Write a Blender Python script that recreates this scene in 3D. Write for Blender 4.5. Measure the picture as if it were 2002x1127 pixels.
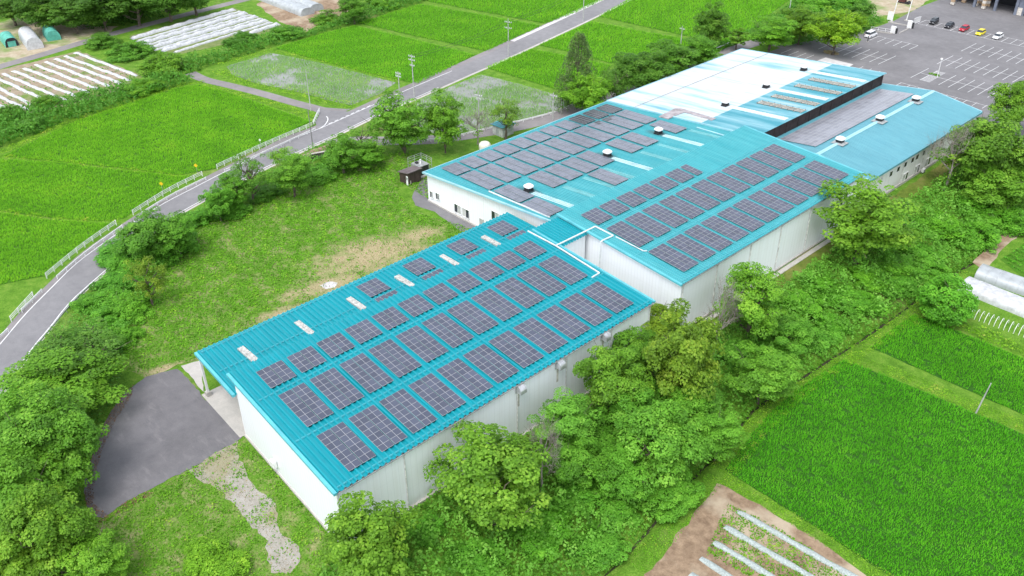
import bpy, bmesh, math, random
import numpy as np
from mathutils import Matrix, Vector

random.seed(7)
RNG = np.random.default_rng(7)
for o in list(bpy.data.objects):
    bpy.data.objects.remove(o)
SC = bpy.context.scene
COL = SC.collection
rad = math.radians

# ------------------------------------------------------------------ camera
# world frame: X across the buildings, Y along them, origin under the camera
F, PITCH, ROLL, YAW, CAMH = 1780.0, rad(32.65), rad(-0.38), rad(46.75), 83.0
_fw = np.array([0, math.cos(PITCH), -math.sin(PITCH)])
_r = np.array([1.0, 0, 0])
_up = np.cross(_r, _fw)
_R = math.cos(ROLL) * _r + math.sin(ROLL) * _up
_U = -math.sin(ROLL) * _r + math.cos(ROLL) * _up
_ux = np.array([math.cos(YAW), -math.sin(YAW), 0])
_uy = np.array([math.sin(YAW), math.cos(YAW), 0])
def _w(v):
    return np.array([v @ _ux, v @ _uy, v[2]])
CR, CU, CF = _w(_R), _w(_U), _w(_fw)
cam = bpy.data.cameras.new('camera')
cam.sensor_width = 36.0
cam.lens = F / 2002.0 * 36.0
cam.clip_start, cam.clip_end = 1.0, 6000.0
cam_o = bpy.data.objects.new('camera', cam)
COL.objects.link(cam_o)
cam_o.matrix_world = Matrix(((CR[0], CU[0], -CF[0], 0), (CR[1], CU[1], -CF[1], 0),
                             (CR[2], CU[2], -CF[2], CAMH), (0, 0, 0, 1)))
SC.camera = cam_o

# ------------------------------------------------------------------ sky, sun, exposure
SUN_EL, SUN_AZ = rad(62), rad(160)      # azimuth: clockwise from +Y, where the sun stands
world = bpy.data.worlds.new('World')
SC.world = world
world.use_nodes = True
wn, wl = world.node_tree.nodes, world.node_tree.links
sky = wn.new('ShaderNodeTexSky')
sky.sky_type = 'NISHITA'
sky.sun_disc = False
sky.sun_elevation = SUN_EL
sky.sun_rotation = SUN_AZ
sky.air_density = 1.0
sky.dust_density = 2.0
sky.ozone_density = 1.0
hs = wn.new('ShaderNodeHueSaturation')
hs.inputs['Saturation'].default_value = 0.38
wl.new(sky.outputs[0], hs.inputs['Color'])
wl.new(hs.outputs[0], wn['Background'].inputs['Color'])
wn['Background'].inputs['Strength'].default_value = 0.15
sun = bpy.data.lights.new('sun', 'SUN')
sun.energy = 0.85
sun.angle = rad(28)
sun.color = (1.0, 0.975, 0.94)
sun_o = bpy.data.objects.new('sun', sun)
COL.objects.link(sun_o)
sd = Vector((math.sin(SUN_AZ) * math.cos(SUN_EL), math.cos(SUN_AZ) * math.cos(SUN_EL), math.sin(SUN_EL)))
sun_o.rotation_euler = sd.to_track_quat('Z', 'Y').to_euler()
sun_o.location = (-80, 80, 150)
vs = SC.view_settings
vs.view_transform = 'Standard'
vs.look = 'None'
vs.exposure = 1.2
vs.gamma = 1.0
vs.use_curve_mapping = False
SC.cycles.max_bounces = 5
SC.cycles.transparent_max_bounces = 6

# ------------------------------------------------------------------ helpers
def G(px, py, z=0.0):
    """point of the place at height z that the photograph shows at this pixel"""
    d = CR * (px - 1001.0) - CU * (py - 563.5) + CF * F
    t = (z - CAMH) / d[2]
    return np.array([d[0] * t, d[1] * t, z])
def GP(px, py, a, b, x0):
    """the same on the sloping plane z = a + b (X - x0)"""
    d = CR * (px - 1001.0) - CU * (py - 563.5) + CF * F
    t = (a - b * x0 - CAMH) / (d[2] - b * d[0])
    return np.array([d[0] * t, d[1] * t, CAMH + d[2] * t])
def GV(px, py, X=None, Y=None):
    """the same on an upright plane at X or at Y"""
    d = CR * (px - 1001.0) - CU * (py - 563.5) + CF * F
    t = X / d[0] if X is not None else Y / d[1]
    return np.array([d[0] * t, d[1] * t, CAMH + d[2] * t])
_ph = {}
def noise(x, y, scale, seed=0, n=7):
    if (seed, n) not in _ph:
        r = np.random.default_rng(seed + 100)
        _ph[seed, n] = (r.uniform(0, 2 * np.pi, n), r.uniform(0, 2 * np.pi, n), r.uniform(.6, 1.7, n))
    a, p, f = _ph[seed, n]
    s = 0
    for i in range(n):
        s = s + np.sin((x * np.cos(a[i]) + y * np.sin(a[i])) * f[i] * 2 * np.pi / scale + p[i])
    return s / math.sqrt(n * .5) * .7
def inpoly(x, y, poly):
    r = np.zeros(len(x), bool)
    n = len(poly)
    for i in range(n):
        x0, y0 = poly[i][0], poly[i][1]
        x1, y1 = poly[(i + 1) % n][0], poly[(i + 1) % n][1]
        if y0 == y1:
            continue
        c = (y0 > y) != (y1 > y)
        r ^= c & (x < (x1 - x0) * (y - y0) / (y1 - y0) + x0)
    return r
DITCH_Y = [40, 59.4, 70.2, 86, 95.6, 123.8, 145.7, 163.6, 180.7, 260]
DITCH_X = [-43.5, -45, -46.6, -48.5, -50, -47.6, -46.8, -45.5, -45.6, -45]
LOW = -2.5
def gz(x, y):
    """lie of the land: level site, a bank down to the ditch and the low fields beyond it"""
    x = np.asarray(x, float); y = np.asarray(y, float)
    dx = np.interp(y, DITCH_Y, DITCH_X)
    top = -62.0
    t = np.clip((x - top) / (dx - 1.2 - top), 0, 1)
    z = LOW * t * t * (3 - 2 * t)
    z = z - 1.0 * np.exp(-((x - dx) / .55) ** 4)
    far = np.clip((y - 215) / 25, 0, 1)
    return z * (1 - far * far * (3 - 2 * far))

def props(o, label=None, cat=None, group=None, kind=None):
    if label: o['label'] = label
    if cat: o['category'] = cat
    if group: o['group'] = group
    if kind: o['kind'] = kind
    return o
def link(name, me, parent=None):
    o = bpy.data.objects.new(name, me)
    COL.objects.link(o)
    if parent: o.parent = parent
    return o
def empty(name, loc, label, cat, group=None, rz=0):
    o = bpy.data.objects.new(name, None)
    o.empty_display_size = .3
    COL.objects.link(o)
    o.location = loc
    o.rotation_euler = (0, 0, rz)
    return props(o, label, cat, group)
def npmesh(name, V, Fc, mat=None, attr=None, smooth=False):
    V = np.ascontiguousarray(V, np.float32); Fc = np.ascontiguousarray(Fc, np.int32)
    m, k = Fc.shape
    me = bpy.data.meshes.new(name)
    me.vertices.add(len(V)); me.vertices.foreach_set('co', V.ravel())
    me.loops.add(m * k); me.loops.foreach_set('vertex_index', Fc.ravel())
    me.polygons.add(m)
    me.polygons.foreach_set('loop_start', np.arange(0, m * k, k, dtype=np.int32))
    me.polygons.foreach_set('loop_total', np.full(m, k, np.int32))
    me.update(calc_edges=True)
    if attr is not None:
        a = me.attributes.new('rnd', 'FLOAT', 'POINT')
        a.data.foreach_set('value', np.ascontiguousarray(attr, np.float32))
    if mat: me.materials.append(mat)
    if smooth: me.shade_smooth()
    return me
class MB:
    """collects boxes, tubes and lofts into one mesh"""
    def __init__(s): s.v, s.f, s.m = [], [], []; s.mi = 0
    def add(s, V, Fc):
        b = len(s.v)
        s.v += [tuple(map(float, p)) for p in V]
        s.f += [tuple(b + i for i in q) for q in Fc]
        s.m += [s.mi] * len(Fc)
    def box(s, x0, x1, y0, y1, z0, z1):
        s.add([(x0, y0, z0), (x1, y0, z0), (x1, y1, z0), (x0, y1, z0), (x0, y0, z1), (x1, y0, z1), (x1, y1, z1), (x0, y1, z1)],
              [(3, 2, 1, 0), (4, 5, 6, 7), (0, 1, 5, 4), (1, 2, 6, 5), (2, 3, 7, 6), (3, 0, 4, 7)])
    def prism(s, poly, z0, z1):
        """upright prism over plan points; z1 a number or one height for each point"""
        n = len(poly)
        zt = z1 if hasattr(z1, '__len__') else [z1] * n
        V = [(p[0], p[1], z0) for p in poly] + [(p[0], p[1], zt[i]) for i, p in enumerate(poly)]
        s.add(V, [tuple(range(n - 1, -1, -1)), tuple(range(n, 2 * n))] + [(i, (i + 1) % n, n + (i + 1) % n, n + i) for i in range(n)])
    def tube(s, P, r, n=6, cap=True):
        P = [Vector(p) for p in P]
        rr = r if hasattr(r, '__len__') else [r] * len(P)
        b = len(s.v); V = []; Fc = []
        for i, p in enumerate(P):
            t = (P[min(i + 1, len(P) - 1)] - P[max(i - 1, 0)]).normalized()
            a = t.cross(Vector((0, 0, 1)))
            if a.length < 1e-3: a = Vector((1, 0, 0))
            a.normalize(); c = t.cross(a)
            for j in range(n):
                w = 2 * math.pi * j / n
                V.append(p + (a * math.cos(w) + c * math.sin(w)) * rr[i])
        for i in range(len(P) - 1):
            for j in range(n):
                Fc.append((i * n + j, i * n + (j + 1) % n, (i + 1) * n + (j + 1) % n, (i + 1) * n + j))
        if cap:
            Fc.append(tuple(range(n - 1, -1, -1))); Fc.append(tuple(range((len(P) - 1) * n, len(P) * n)))
        s.add(V, Fc)
    def bar(s, p, q, w, h):
        """square bar from p to q, w wide and h tall"""
        p, q = Vector(p), Vector(q)
        t = (q - p).normalized()
        a = t.cross(Vector((0, 0, 1)))
        if a.length < 1e-3: a = Vector((1, 0, 0))
        a.normalize(); c = a.cross(t)
        V = []
        for e in (p, q):
            V += [e - a * w / 2 - c * h / 2, e + a * w / 2 - c * h / 2, e + a * w / 2 + c * h / 2, e - a * w / 2 + c * h / 2]
        s.add(V, [(3, 2, 1, 0), (4, 5, 6, 7), (0, 1, 5, 4), (1, 2, 6, 5), (2, 3, 7, 6), (3, 0, 4, 7)])
    def mesh(s, name, mats, smooth=False):
        me = bpy.data.meshes.new(name)
        me.from_pydata(s.v, [], s.f)
        for m in (mats if isinstance(mats, (list, tuple)) else [mats]): me.materials.append(m)
        if any(s.m): me.polygons.foreach_set('material_index', s.m)
        if smooth: me.shade_smooth()
        me.update()
        return me
    def build(s, name, mats, parent=None, smooth=False):
        return link(name, s.mesh(name, mats, smooth), parent)

# ------------------------------------------------------------------ materials
def nodes_of(name):
    m = bpy.data.materials.new(name)
    m.use_nodes = True
    nt = m.node_tree
    return m, nt.nodes, nt.links, nt.nodes['Principled BSDF']
def N(nn, t, **kw):
    n = nn.new(t)
    for k, v in kw.items():
        if k.startswith('i_'): n.inputs[k[2:].replace('_', ' ')].default_value = v
        else: setattr(n, k, v)
    return n
def mixc(nn, ll, fac, a, b, mode='MIX'):
    n = nn.new('ShaderNodeMix'); n.data_type = 'RGBA'; n.blend_type = mode
    for s, v in ((0, fac), (6, a), (7, b)):
        if hasattr(v, 'is_linked'): ll.new(v, n.inputs[s])
        else: n.inputs[s].default_value = v if s == 0 else (*v, 1)
    return n.outputs[2]
def mathn(nn, ll, op, a, b=None, c=None, clamp=False):
    n = nn.new('ShaderNodeMath'); n.operation = op; n.use_clamp = clamp
    for i, v in enumerate((a, b, c)):
        if v is None: continue
        if hasattr(v, 'is_linked'): ll.new(v, n.inputs[i])
        else: n.inputs[i].default_value = v
    return n.outputs[0]
def coords(nn, ll, scale=(1, 1, 1)):
    tc = nn.new('ShaderNodeTexCoord'); mp = nn.new('ShaderNodeMapping')
    mp.inputs['Scale'].default_value = scale
    ll.new(tc.outputs['Object'], mp.inputs['Vector'])
    return mp.outputs[0]
def ntex(nn, ll, vec, scale, detail=4, rough=.6):
    n = nn.new('ShaderNodeTexNoise')
    n.inputs['Scale'].default_value = scale; n.inputs['Detail'].default_value = detail; n.inputs['Roughness'].default_value = rough
    ll.new(vec, n.inputs['Vector'])
    return n.outputs[0]
def ramp(nn, ll, fac, stops):
    n = nn.new('ShaderNodeValToRGB'); r = n.color_ramp
    while len(r.elements) < len(stops): r.elements.new(.5)
    for e, (p, c) in zip(r.elements, stops):
        e.position = p; e.color = (*c, 1) if len(c) == 3 else c
    ll.new(fac, n.inputs[0])
    return n.outputs[0]
def bump(nn, ll, bs, h, strength=.4, dist=.05):
    b = nn.new('ShaderNodeBump'); b.inputs['Strength'].default_value = strength; b.inputs['Distance'].default_value = dist
    ll.new(h, b.inputs['Height']); ll.new(b.outputs[0], bs.inputs['Normal'])
def M(name, c, rough=.6, var=.18, scale=1.5, c2=None, metal=0, bmp=0, spec=.4, stretch=(1, 1, 1)):
    """plain painted, stone or metal surface with uneven tone"""
    m, nn, ll, bs = nodes_of(name)
    v = coords(nn, ll, stretch)
    f = ntex(nn, ll, v, scale, 5)
    d = c2 or tuple(x * (1 - var * 1.6) for x in c)
    e = tuple(min(1, x * (1 + var * .6)) for x in c)
    ll.new(ramp(nn, ll, f, [(.3, d), (.62, e)]), bs.inputs['Base Color'])
    bs.inputs['Roughness'].default_value = rough
    bs.inputs['Metallic'].default_value = metal
    bs.inputs['Specular IOR Level'].default_value = spec
    if bmp:
        bump(nn, ll, bs, ntex(nn, ll, v, scale * 9, 3), bmp)
    return m

def mat_leaf(name, stops, trans=.34, objcol=True, rough=.55):
    """leaf tone from each leaf's own random value, tinted by the plant's colour"""
    m, nn, ll, bs = nodes_of(name)
    at = N(nn, 'ShaderNodeAttribute', attribute_name='rnd')
    c = ramp(nn, ll, at.outputs['Fac'], stops)
    if objcol:
        oi = nn.new('ShaderNodeObjectInfo')
        c = mixc(nn, ll, 1.0, c, oi.outputs['Color'], 'MULTIPLY')
    ll.new(c, bs.inputs['Base Color'])
    bs.inputs['Roughness'].default_value = rough
    bs.inputs['Specular IOR Level'].default_value = .25
    tr = nn.new('ShaderNodeBsdfTranslucent'); ll.new(c, tr.inputs['Color'])
    mx = nn.new('ShaderNodeMixShader'); mx.inputs[0].default_value = trans
    ll.new(bs.outputs[0], mx.inputs[1]); ll.new(tr.outputs[0], mx.inputs[2])
    ll.new(mx.outputs[0], nn['Material Output'].inputs['Surface'])
    return m
GREENS = [(0, (.060, .145, .014)), (.35, (.105, .265, .024)), (.7, (.165, .37, .036)), (1, (.25, .46, .06))]
LEAF = mat_leaf('leaf', GREENS)
NEEDLE = mat_leaf('needle', [(0, (.035, .07, .020)), (.5, (.08, .14, .035)), (1, (.15, .22, .06))], .15)
WEED = mat_leaf('weed', [(0, (.065, .18, .012)), (.4, (.12, .31, .018)), (.75, (.18, .40, .028)), (.9, (.26, .45, .045)), (1, (.38, .42, .11))], .36)
BANKLEAF = mat_leaf('bank_leaf', [(0, (.055, .15, .016)), (.4, (.11, .28, .028)), (.75, (.16, .37, .045)), (1, (.25, .45, .08))], .36)
RICE = mat_leaf('rice_blade', [(0, (.13, .38, .012)), (.35, (.19, .50, .016)), (.7, (.25, .58, .022)), (1, (.38, .64, .035))], .45)
DRYGRASS = mat_leaf('dry_grass', [(0, (.20, .16, .07)), (.5, (.34, .27, .13)), (1, (.42, .36, .2))], .2)
LITTER = mat_leaf('leaf_litter', [(0, (.08, .045, .025)), (.5, (.20, .11, .06)), (1, (.33, .22, .13))], .05)
BARK = M('bark', (.13, .105, .08), .9, .4, 4, bmp=.5)
TWIG = M('dead_twig', (.27, .24, .21), .9, .3, 4)

def mat_ground():
    m, nn, ll, bs = nodes_of('grassy_ground')
    v = coords(nn, ll)
    big = ntex(nn, ll, v, .05, 5, .65); mid = ntex(nn, ll, v, .5, 6, .7); fine = ntex(nn, ll, v, 4.0, 4, .7)
    a = ramp(nn, ll, mid, [(.25, (.055, .15, .012)), (.5, (.115, .25, .024)), (.72, (.20, .32, .05))])
    dry = ramp(nn, ll, mid, [(.3, (.19, .18, .07)), (.7, (.33, .29, .15))])
    f = ramp(nn, ll, big, [(.56, (0, 0, 0)), (.72, (.75, .75, .75))])
    c = mixc(nn, ll, f, a, dry)
    c = mixc(nn, ll, .55, c, ramp(nn, ll, fine, [(.25, (.35, .35, .35)), (.7, (1.25, 1.25, 1.25))]), 'MULTIPLY')
    ll.new(c, bs.inputs['Base Color']); bs.inputs['Roughness'].default_value = .9; bs.inputs['Specular IOR Level'].default_value = .1
    bump(nn, ll, bs, fine, .8, .2)
    return m
DRYC = [(725, 500, 13, 7.5), (640, 560, 9, 3.6), (560, 612, 7, 2.4), (815, 460, 6, 3), (330, 722, 4, 1.6)]
def mat_meadow():
    """worn lot: weeds with a dry, tan hollow beside the warehouse"""
    m, nn, ll, bs = nodes_of('worn_meadow')
    v = coords(nn, ll)
    mid = ntex(nn, ll, v, .35, 6, .7); fine = ntex(nn, ll, v, 3.5, 5, .75)
    g = ramp(nn, ll, fine, [(.3, (.05, .13, .012)), (.5, (.10, .22, .022)), (.7, (.18, .28, .05))])
    d = ramp(nn, ll, fine, [(.25, (.22, .19, .09)), (.5, (.36, .30, .17)), (.75, (.46, .41, .28))])
    f = ramp(nn, ll, mid, [(.48, (0, 0, 0)), (.7, (.75, .75, .75))])
    sx = nn.new('ShaderNodeSeparateXYZ'); ll.new(v, sx.inputs[0])
    for pa, pb, la, lb in DRYC:
        c = G(pa, pb)
        dx_ = mathn(nn, ll, 'SUBTRACT', sx.outputs['X'], c[0]); dy_ = mathn(nn, ll, 'SUBTRACT', sx.outputs['Y'], c[1])
        a_ = mathn(nn, ll, 'DIVIDE', mathn(nn, ll, 'ADD', mathn(nn, ll, 'MULTIPLY', dx_, .25), mathn(nn, ll, 'MULTIPLY', dy_, .97)), la)
        b_ = mathn(nn, ll, 'DIVIDE', mathn(nn, ll, 'SUBTRACT', mathn(nn, ll, 'MULTIPLY', dx_, .97), mathn(nn, ll, 'MULTIPLY', dy_, .25)), lb)
        d_ = mathn(nn, ll, 'ADD', mathn(nn, ll, 'MULTIPLY', a_, a_), mathn(nn, ll, 'MULTIPLY', b_, b_))
        k_ = mathn(nn, ll, 'ADD', mathn(nn, ll, 'SUBTRACT', 1.0, mathn(nn, ll, 'MULTIPLY', d_, .8)), mathn(nn, ll, 'MULTIPLY', mathn(nn, ll, 'SUBTRACT', mid, .5), 2.4), clamp=True)
        f = mathn(nn, ll, 'MAXIMUM', f, k_)
    ll.new(mixc(nn, ll, f, g, d), bs.inputs['Base Color'])
    bs.inputs['Roughness'].default_value = .95; bs.inputs['Specular IOR Level'].default_value = .1
    bump(nn, ll, bs, fine, .7, .12)
    return m
def mat_asphalt(name, base, var, patch, tracks=False, light=None):
    m, nn, ll, bs = nodes_of(name)
    v = coords(nn, ll)
    big = ntex(nn, ll, v, .07, 5, .6); mid = ntex(nn, ll, v, .6, 5, .65); fine = ntex(nn, ll, v, 14, 2, .6)
    b2 = tuple(x * (1 + var) for x in base); b1 = tuple(x * (1 - var) for x in base)
    c = ramp(nn, ll, big, [(.32, b1), (.66, b2)])
    c = mixc(nn, ll, .45, c, ramp(nn, ll, mid, [(.3, (.72, .72, .72)), (.7, (1.22, 1.2, 1.17))]), 'MULTIPLY')
    c = mixc(nn, ll, .35, c, ramp(nn, ll, fine, [(.3, (.6, .6, .6)), (.7, (1.3, 1.3, 1.3))]), 'MULTIPLY')
    if light:
        w = coords(nn, ll, (.35, 1, 1))
        c = mixc(nn, ll, ramp(nn, ll, ntex(nn, ll, w, .5, 6, .72), [(.56, (0, 0, 0)), (.74, (.7, .7, .7))]), c, light)
    ll.new(c, bs.inputs['Base Color']); bs.inputs['Roughness'].default_value = .88; bs.inputs['Specular IOR Level'].default_value = .25
    bump(nn, ll, bs, fine, .25, .02)
    return m
def mat_soil(name, a, b, c=None, scale=1.0):
    m, nn, ll, bs = nodes_of(name)
    v = coords(nn, ll)
    f = ntex(nn, ll, v, scale, 8, .72); g = ntex(nn, ll, v, scale * .16, 4, .6)
    k = ramp(nn, ll, f, [(.3, a), (.65, b)])
    if c: k = mixc(nn, ll, ramp(nn, ll, g, [(.48, (0, 0, 0)), (.62, (1, 1, 1))]), k, c)
    ll.new(k, bs.inputs['Base Color']); bs.inputs['Roughness'].default_value = .95; bs.inputs['Specular IOR Level'].default_value = .12
    bump(nn, ll, bs, f, .9, .15)
    return m
def mat_roof(name, base, faded, streak=.35, pitch=None, rough=.42, stains=None, along_x=True, white=None):
    """painted steel roof: sun-faded streaks that run down the slope, soot beside the ventilators"""
    m, nn, ll, bs = nodes_of(name)
    v = coords(nn, ll, (.06, 1, 1) if along_x else (1, .06, 1))
    st = ntex(nn, ll, v, 1.1, 5, .65)
    iso = ntex(nn, ll, coords(nn, ll), .12, 4, .6)
    c = mixc(nn, ll, ramp(nn, ll, st, [(.35, (0, 0, 0)), (.7, (streak * 1.6,) * 3)]), base, faded)
    c = mixc(nn, ll, .35, c, ramp(nn, ll, iso, [(.3, (.86, .86, .86)), (.7, (1.1, 1.1, 1.1))]), 'MULTIPLY')
    gr = ntex(nn, ll, coords(nn, ll, (.25, 1, 1) if along_x else (1, .25, 1)), 1.7, 7, .75)
    c = mixc(nn, ll, .5, c, ramp(nn, ll, gr, [(.28, (.72, .74, .74)), (.48, (1, 1, 1)), (.75, (1.08, 1.07, 1.06))]), 'MULTIPLY')
    if white:
        tc = nn.new('ShaderNodeTexCoord'); sx = nn.new('ShaderNodeSeparateXYZ'); ll.new(tc.outputs['Object'], sx.inputs[0])
        wv = coords(nn, ll, (.022, .75, 1))
        wf = ntex(nn, ll, wv, .45, 5, .62)
        w1 = ramp(nn, ll, wf, [(.28, (.13, .34, .42)), (.38, (.30, .47, .52)), (.48, (.51, .56, .58)), (1, (.58, .59, .595))])
        right = mathn(nn, ll, 'GREATER_THAN', sx.outputs['X'], -103.8)
        w2 = ramp(nn, ll, wf, [(.42, base), (.56, (.17, .38, .44)), (.70, (.38, .49, .52))])
        c = mixc(nn, ll, right, w1, w2)
        c = mixc(nn, ll, .25, c, ramp(nn, ll, st, [(.3, (.85, .87, .88)), (.7, (1.05, 1.05, 1.05))]), 'MULTIPLY')
    if stains:
        tc = nn.new('ShaderNodeTexCoord'); sx = nn.new('ShaderNodeSeparateXYZ'); ll.new(tc.outputs['Object'], sx.inputs[0])
        for X, Y, lx, ly in stains:
            a = mathn(nn, ll, 'DIVIDE', mathn(nn, ll, 'SUBTRACT', sx.outputs['X'], X), lx)
            b = mathn(nn, ll, 'DIVIDE', mathn(nn, ll, 'SUBTRACT', sx.outputs['Y'], Y), ly)
            d = mathn(nn, ll, 'ADD', mathn(nn, ll, 'MULTIPLY', a, a), mathn(nn, ll, 'MULTIPLY', b, b))
            k = mathn(nn, ll, 'MULTIPLY', mathn(nn, ll, 'SUBTRACT', 1.0, d, clamp=True), mathn(nn, ll, 'ADD', mathn(nn, ll, 'MULTIPLY', st, 1.2), .1), clamp=True)
            c = mixc(nn, ll, k, c, (.045, .06, .06))
    ll.new(c, bs.inputs['Base Color']); bs.inputs['Roughness'].default_value = rough; bs.inputs['Specular IOR Level'].default_value = .45
    return m
def mat_wall(name, c, dirt, pitch):
    m, nn, ll, bs = nodes_of(name)
    tc = nn.new('ShaderNodeTexCoord'); sx = nn.new('ShaderNodeSeparateXYZ'); ll.new(tc.outputs['Object'], sx.inputs[0])
    s = mathn(nn, ll, 'ADD', sx.outputs['X'], sx.outputs['Y'])
    saw = mathn(nn, ll, 'PINGPONG', s, pitch / 2)
    rib = mathn(nn, ll, 'SMOOTH_MIN', saw, pitch * .18, .03)
    v = coords(nn, ll, (1, 1, .05)); st = ntex(nn, ll, v, 1.6, 5, .7)
    low = mathn(nn, ll, 'MULTIPLY_ADD', sx.outputs['Z'], -.55, 1.0, clamp=True)
    f = mathn(nn, ll, 'MULTIPLY', ramp(nn, ll, st, [(.48, (0, 0, 0)), (.8, (.55, .55, .55))]), 1.0)
    f = mathn(nn, ll, 'ADD', f, mathn(nn, ll, 'MULTIPLY', low, mathn(nn, ll, 'MULTIPLY', st, .7)), clamp=True)
    c1 = mixc(nn, ll, ramp(nn, ll, rib, [(0, (.8, .8, .8)), (.06, (0, 0, 0))]), c, tuple(x * .86 for x in c))
    seam = mathn(nn, ll, 'PINGPONG', sx.outputs['Z'], 1.55)
    c1 = mixc(nn, ll, ramp(nn, ll, seam, [(0, (.5, .5, .5)), (.03, (0, 0, 0))]), c1, tuple(x * .8 for x in c))
    ll.new(mixc(nn, ll, f, c1, dirt), bs.inputs['Base Color'])
    bs.inputs['Roughness'].default_value = .5; bs.inputs['Specular IOR Level'].default_value = .35
    bump(nn, ll, bs, rib, .55, .06)
    return m
def mat_solar(name, base, refl=.3):
    m, nn, ll, bs = nodes_of(name)
    tc = nn.new('ShaderNodeTexCoord'); sx = nn.new('ShaderNodeSeparateXYZ'); ll.new(tc.outputs['Object'], sx.inputs[0])
    bar = mathn(nn, ll, 'PINGPONG', sx.outputs['X'], .0867)
    lines = ramp(nn, ll, bar, [(0, (1, 1, 1)), (.011, (1, 1, 1)), (.016, (0, 0, 0))])
    oi = nn.new('ShaderNodeObjectInfo')
    tone = ramp(nn, ll, oi.outputs['Random'], [(0, tuple(x * .8 for x in base)), (1, tuple(x * 1.16 for x in base))])
    c = mixc(nn, ll, mathn(nn, ll, 'MULTIPLY', lines, .35), tone, tuple(min(1, x * 2.2) for x in base))
    ll.new(c, bs.inputs['Base Color']); bs.inputs['Roughness'].default_value = refl; bs.inputs['Specular IOR Level'].default_value = .5
    return m
def mat_water():
    m, nn, ll, bs = nodes_of('paddy_water')
    v = coords(nn, ll)
    ll.new(ramp(nn, ll, ntex(nn, ll, v, .2, 4), [(.3, (.15, .16, .12)), (.7, (.22, .23, .19))]), bs.inputs['Base Color'])
    bs.inputs['Roughness'].default_value = .05; bs.inputs['Specular IOR Level'].default_value = .9
    return m

GROUND = mat_ground(); MEADOW = mat_meadow()
ROADM = mat_asphalt('road_asphalt', (.215, .212, .22), .10, 0)
YARDM = mat_asphalt('yard_asphalt', (.162, .157, .166), .14, 0, light=(.26, .245, .25))
LOTM = mat_asphalt('lot_asphalt', (.178, .174, .180), .14, 0, light=(.23, .22, .23))
LANEM = mat_asphalt('lane_asphalt', (.23, .215, .215), .14, 0)
CONC = mat_asphalt('concrete', (.46, .44, .41), .12, 0)
PALESLAB = M('pale_slab', (.55, .53, .53), .8, .12, .6)
GRAVEL = mat_soil('gravel', (.27, .25, .21), (.38, .36, .33), (.28, .26, .17), .7)
SOIL = mat_soil('soil', (.15, .10, .065), (.33, .24, .16), (.40, .33, .24), .9)
DRYSOIL = mat_soil('dry_soil', (.30, .24, .15), (.46, .40, .30), (.14, .24, .05), .5)
MUD = mat_soil('paddy_mud', (.045, .125, .013), (.085, .21, .018), None, .8)
MUD3 = mat_soil('grown_paddy_mud', (.036, .11, .012), (.07, .18, .017), None, .8)
MUD2 = mat_soil('wet_paddy_mud', (.018, .07, .010), (.04, .13, .014), None, .8)
MOWN = mat_soil('mown_grass', (.075, .12, .018), (.15, .20, .035), (.20, .20, .06), .8)
WATER = mat_water()
WHITEPAINT = M('line_paint', (.74, .74, .74), .7, .12, 2)
LINEWORN = M('worn_line_paint', (.58, .58, .58), .75, .2, 2)
WALLW = mat_wall('white_cladding', (.85, .88, .90), (.74, .75, .74), .9)
WALLG = mat_wall('white_gable_cladding', (.83, .85, .88), (.74, .75, .75), .6)
WALLOLD = mat_wall('old_white_cladding', (.72, .72, .71), (.40, .36, .30), 1.8)
TEAL1 = mat_roof('teal_roof_new', (.002, .245, .30), (.010, .32, .375), .30)
SNOWV = [(-106.9, 104.9), (-107.0, 126.6), (-107.1, 142.6)]
TEAL2L = mat_roof('teal_roof_worn', (.028, .275, .315), (.085, .35, .385), .45,
                  stains=[(x + d, y, lx, ly) for x, y in SNOWV for d, lx, ly in ((0, 3.6, 1.5), (2.2, 3.2, .8))])
TEAL2R = mat_roof('teal_roof_middle', (.036, .295, .335), (.09, .38, .415), .4)
TEALW = mat_roof('white_faded_roof', (.05, .26, .32), (.2, .5, .58), .3, white=True)
BLUE4 = mat_roof('pale_blue_roof', (.092, .285, .345), (.13, .345, .40), .45)
TRIM1 = M('teal_trim', (.10, .44, .50), .45, .1, .4)
TRIM4 = M('pale_blue_trim', (.30, .55, .62), .45, .1, .4)
SKYL = M('fibreglass_skylight', (.47, .47, .44), .5, .25, 2.5)
SKYLW = M('pale_ribbed_skylight', (.45, .66, .68), .5, .22, 2, stretch=(.2, 1, 1))
SKYLD = M('weathered_skylight', (.16, .42, .43), .6, .2, 2, stretch=(.2, 1, 1))
BROWNW = M('brown_louvre', (.040, .028, .027), .6, .4, 1.2)
CELL = mat_solar('solar_cell', (.066, .075, .108))
CELLFAR = mat_solar('wing_solar_cell', (.125, .138, .172))  # paler cell tone of the wing roof arrays
CELLGREY = mat_solar('pale_solar_cell', (.20, .205, .235))
CELLDARK = mat_solar('dark_solar_cell', (.030, .034, .042), .35)  # darkest cell tone, for a few wing roof arrays and modules
FRAME = M('panel_frame', (.44, .45, .46), .5, .1, 3)
DARKM = M('dark_metal', (.03, .032, .035), .6, .3, 2)
GALV = M('galvanised_steel', (.52, .53, .54), .35, .2, 2, metal=.5)
WHITEM = M('white_metal', (.78, .78, .77), .5, .1, 2)
DUCTM = M('white_duct', (.66, .69, .69), .5, .12, 1)
GUTTER = M('grey_gutter', (.35, .37, .37), .6, .25, 2)
PIPEW = M('white_downpipe', (.60, .60, .58), .6, .3, 1.2)
RUST = M('rusty_grey_sheet', (.34, .31, .32), .7, .25, .8)
POLEM = M('concrete_pole', (.43, .43, .42), .85, .2, 1.5)
GLASS = M('window_glass', (.035, .045, .055), .12, .4, .5, spec=.8)
BLIND = M('window_blind', (.48, .49, .47), .5, .25, .8)
PLASTIC = M('white_film', (.50, .51, .525), .45, .16, 1.5, spec=.5)
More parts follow.
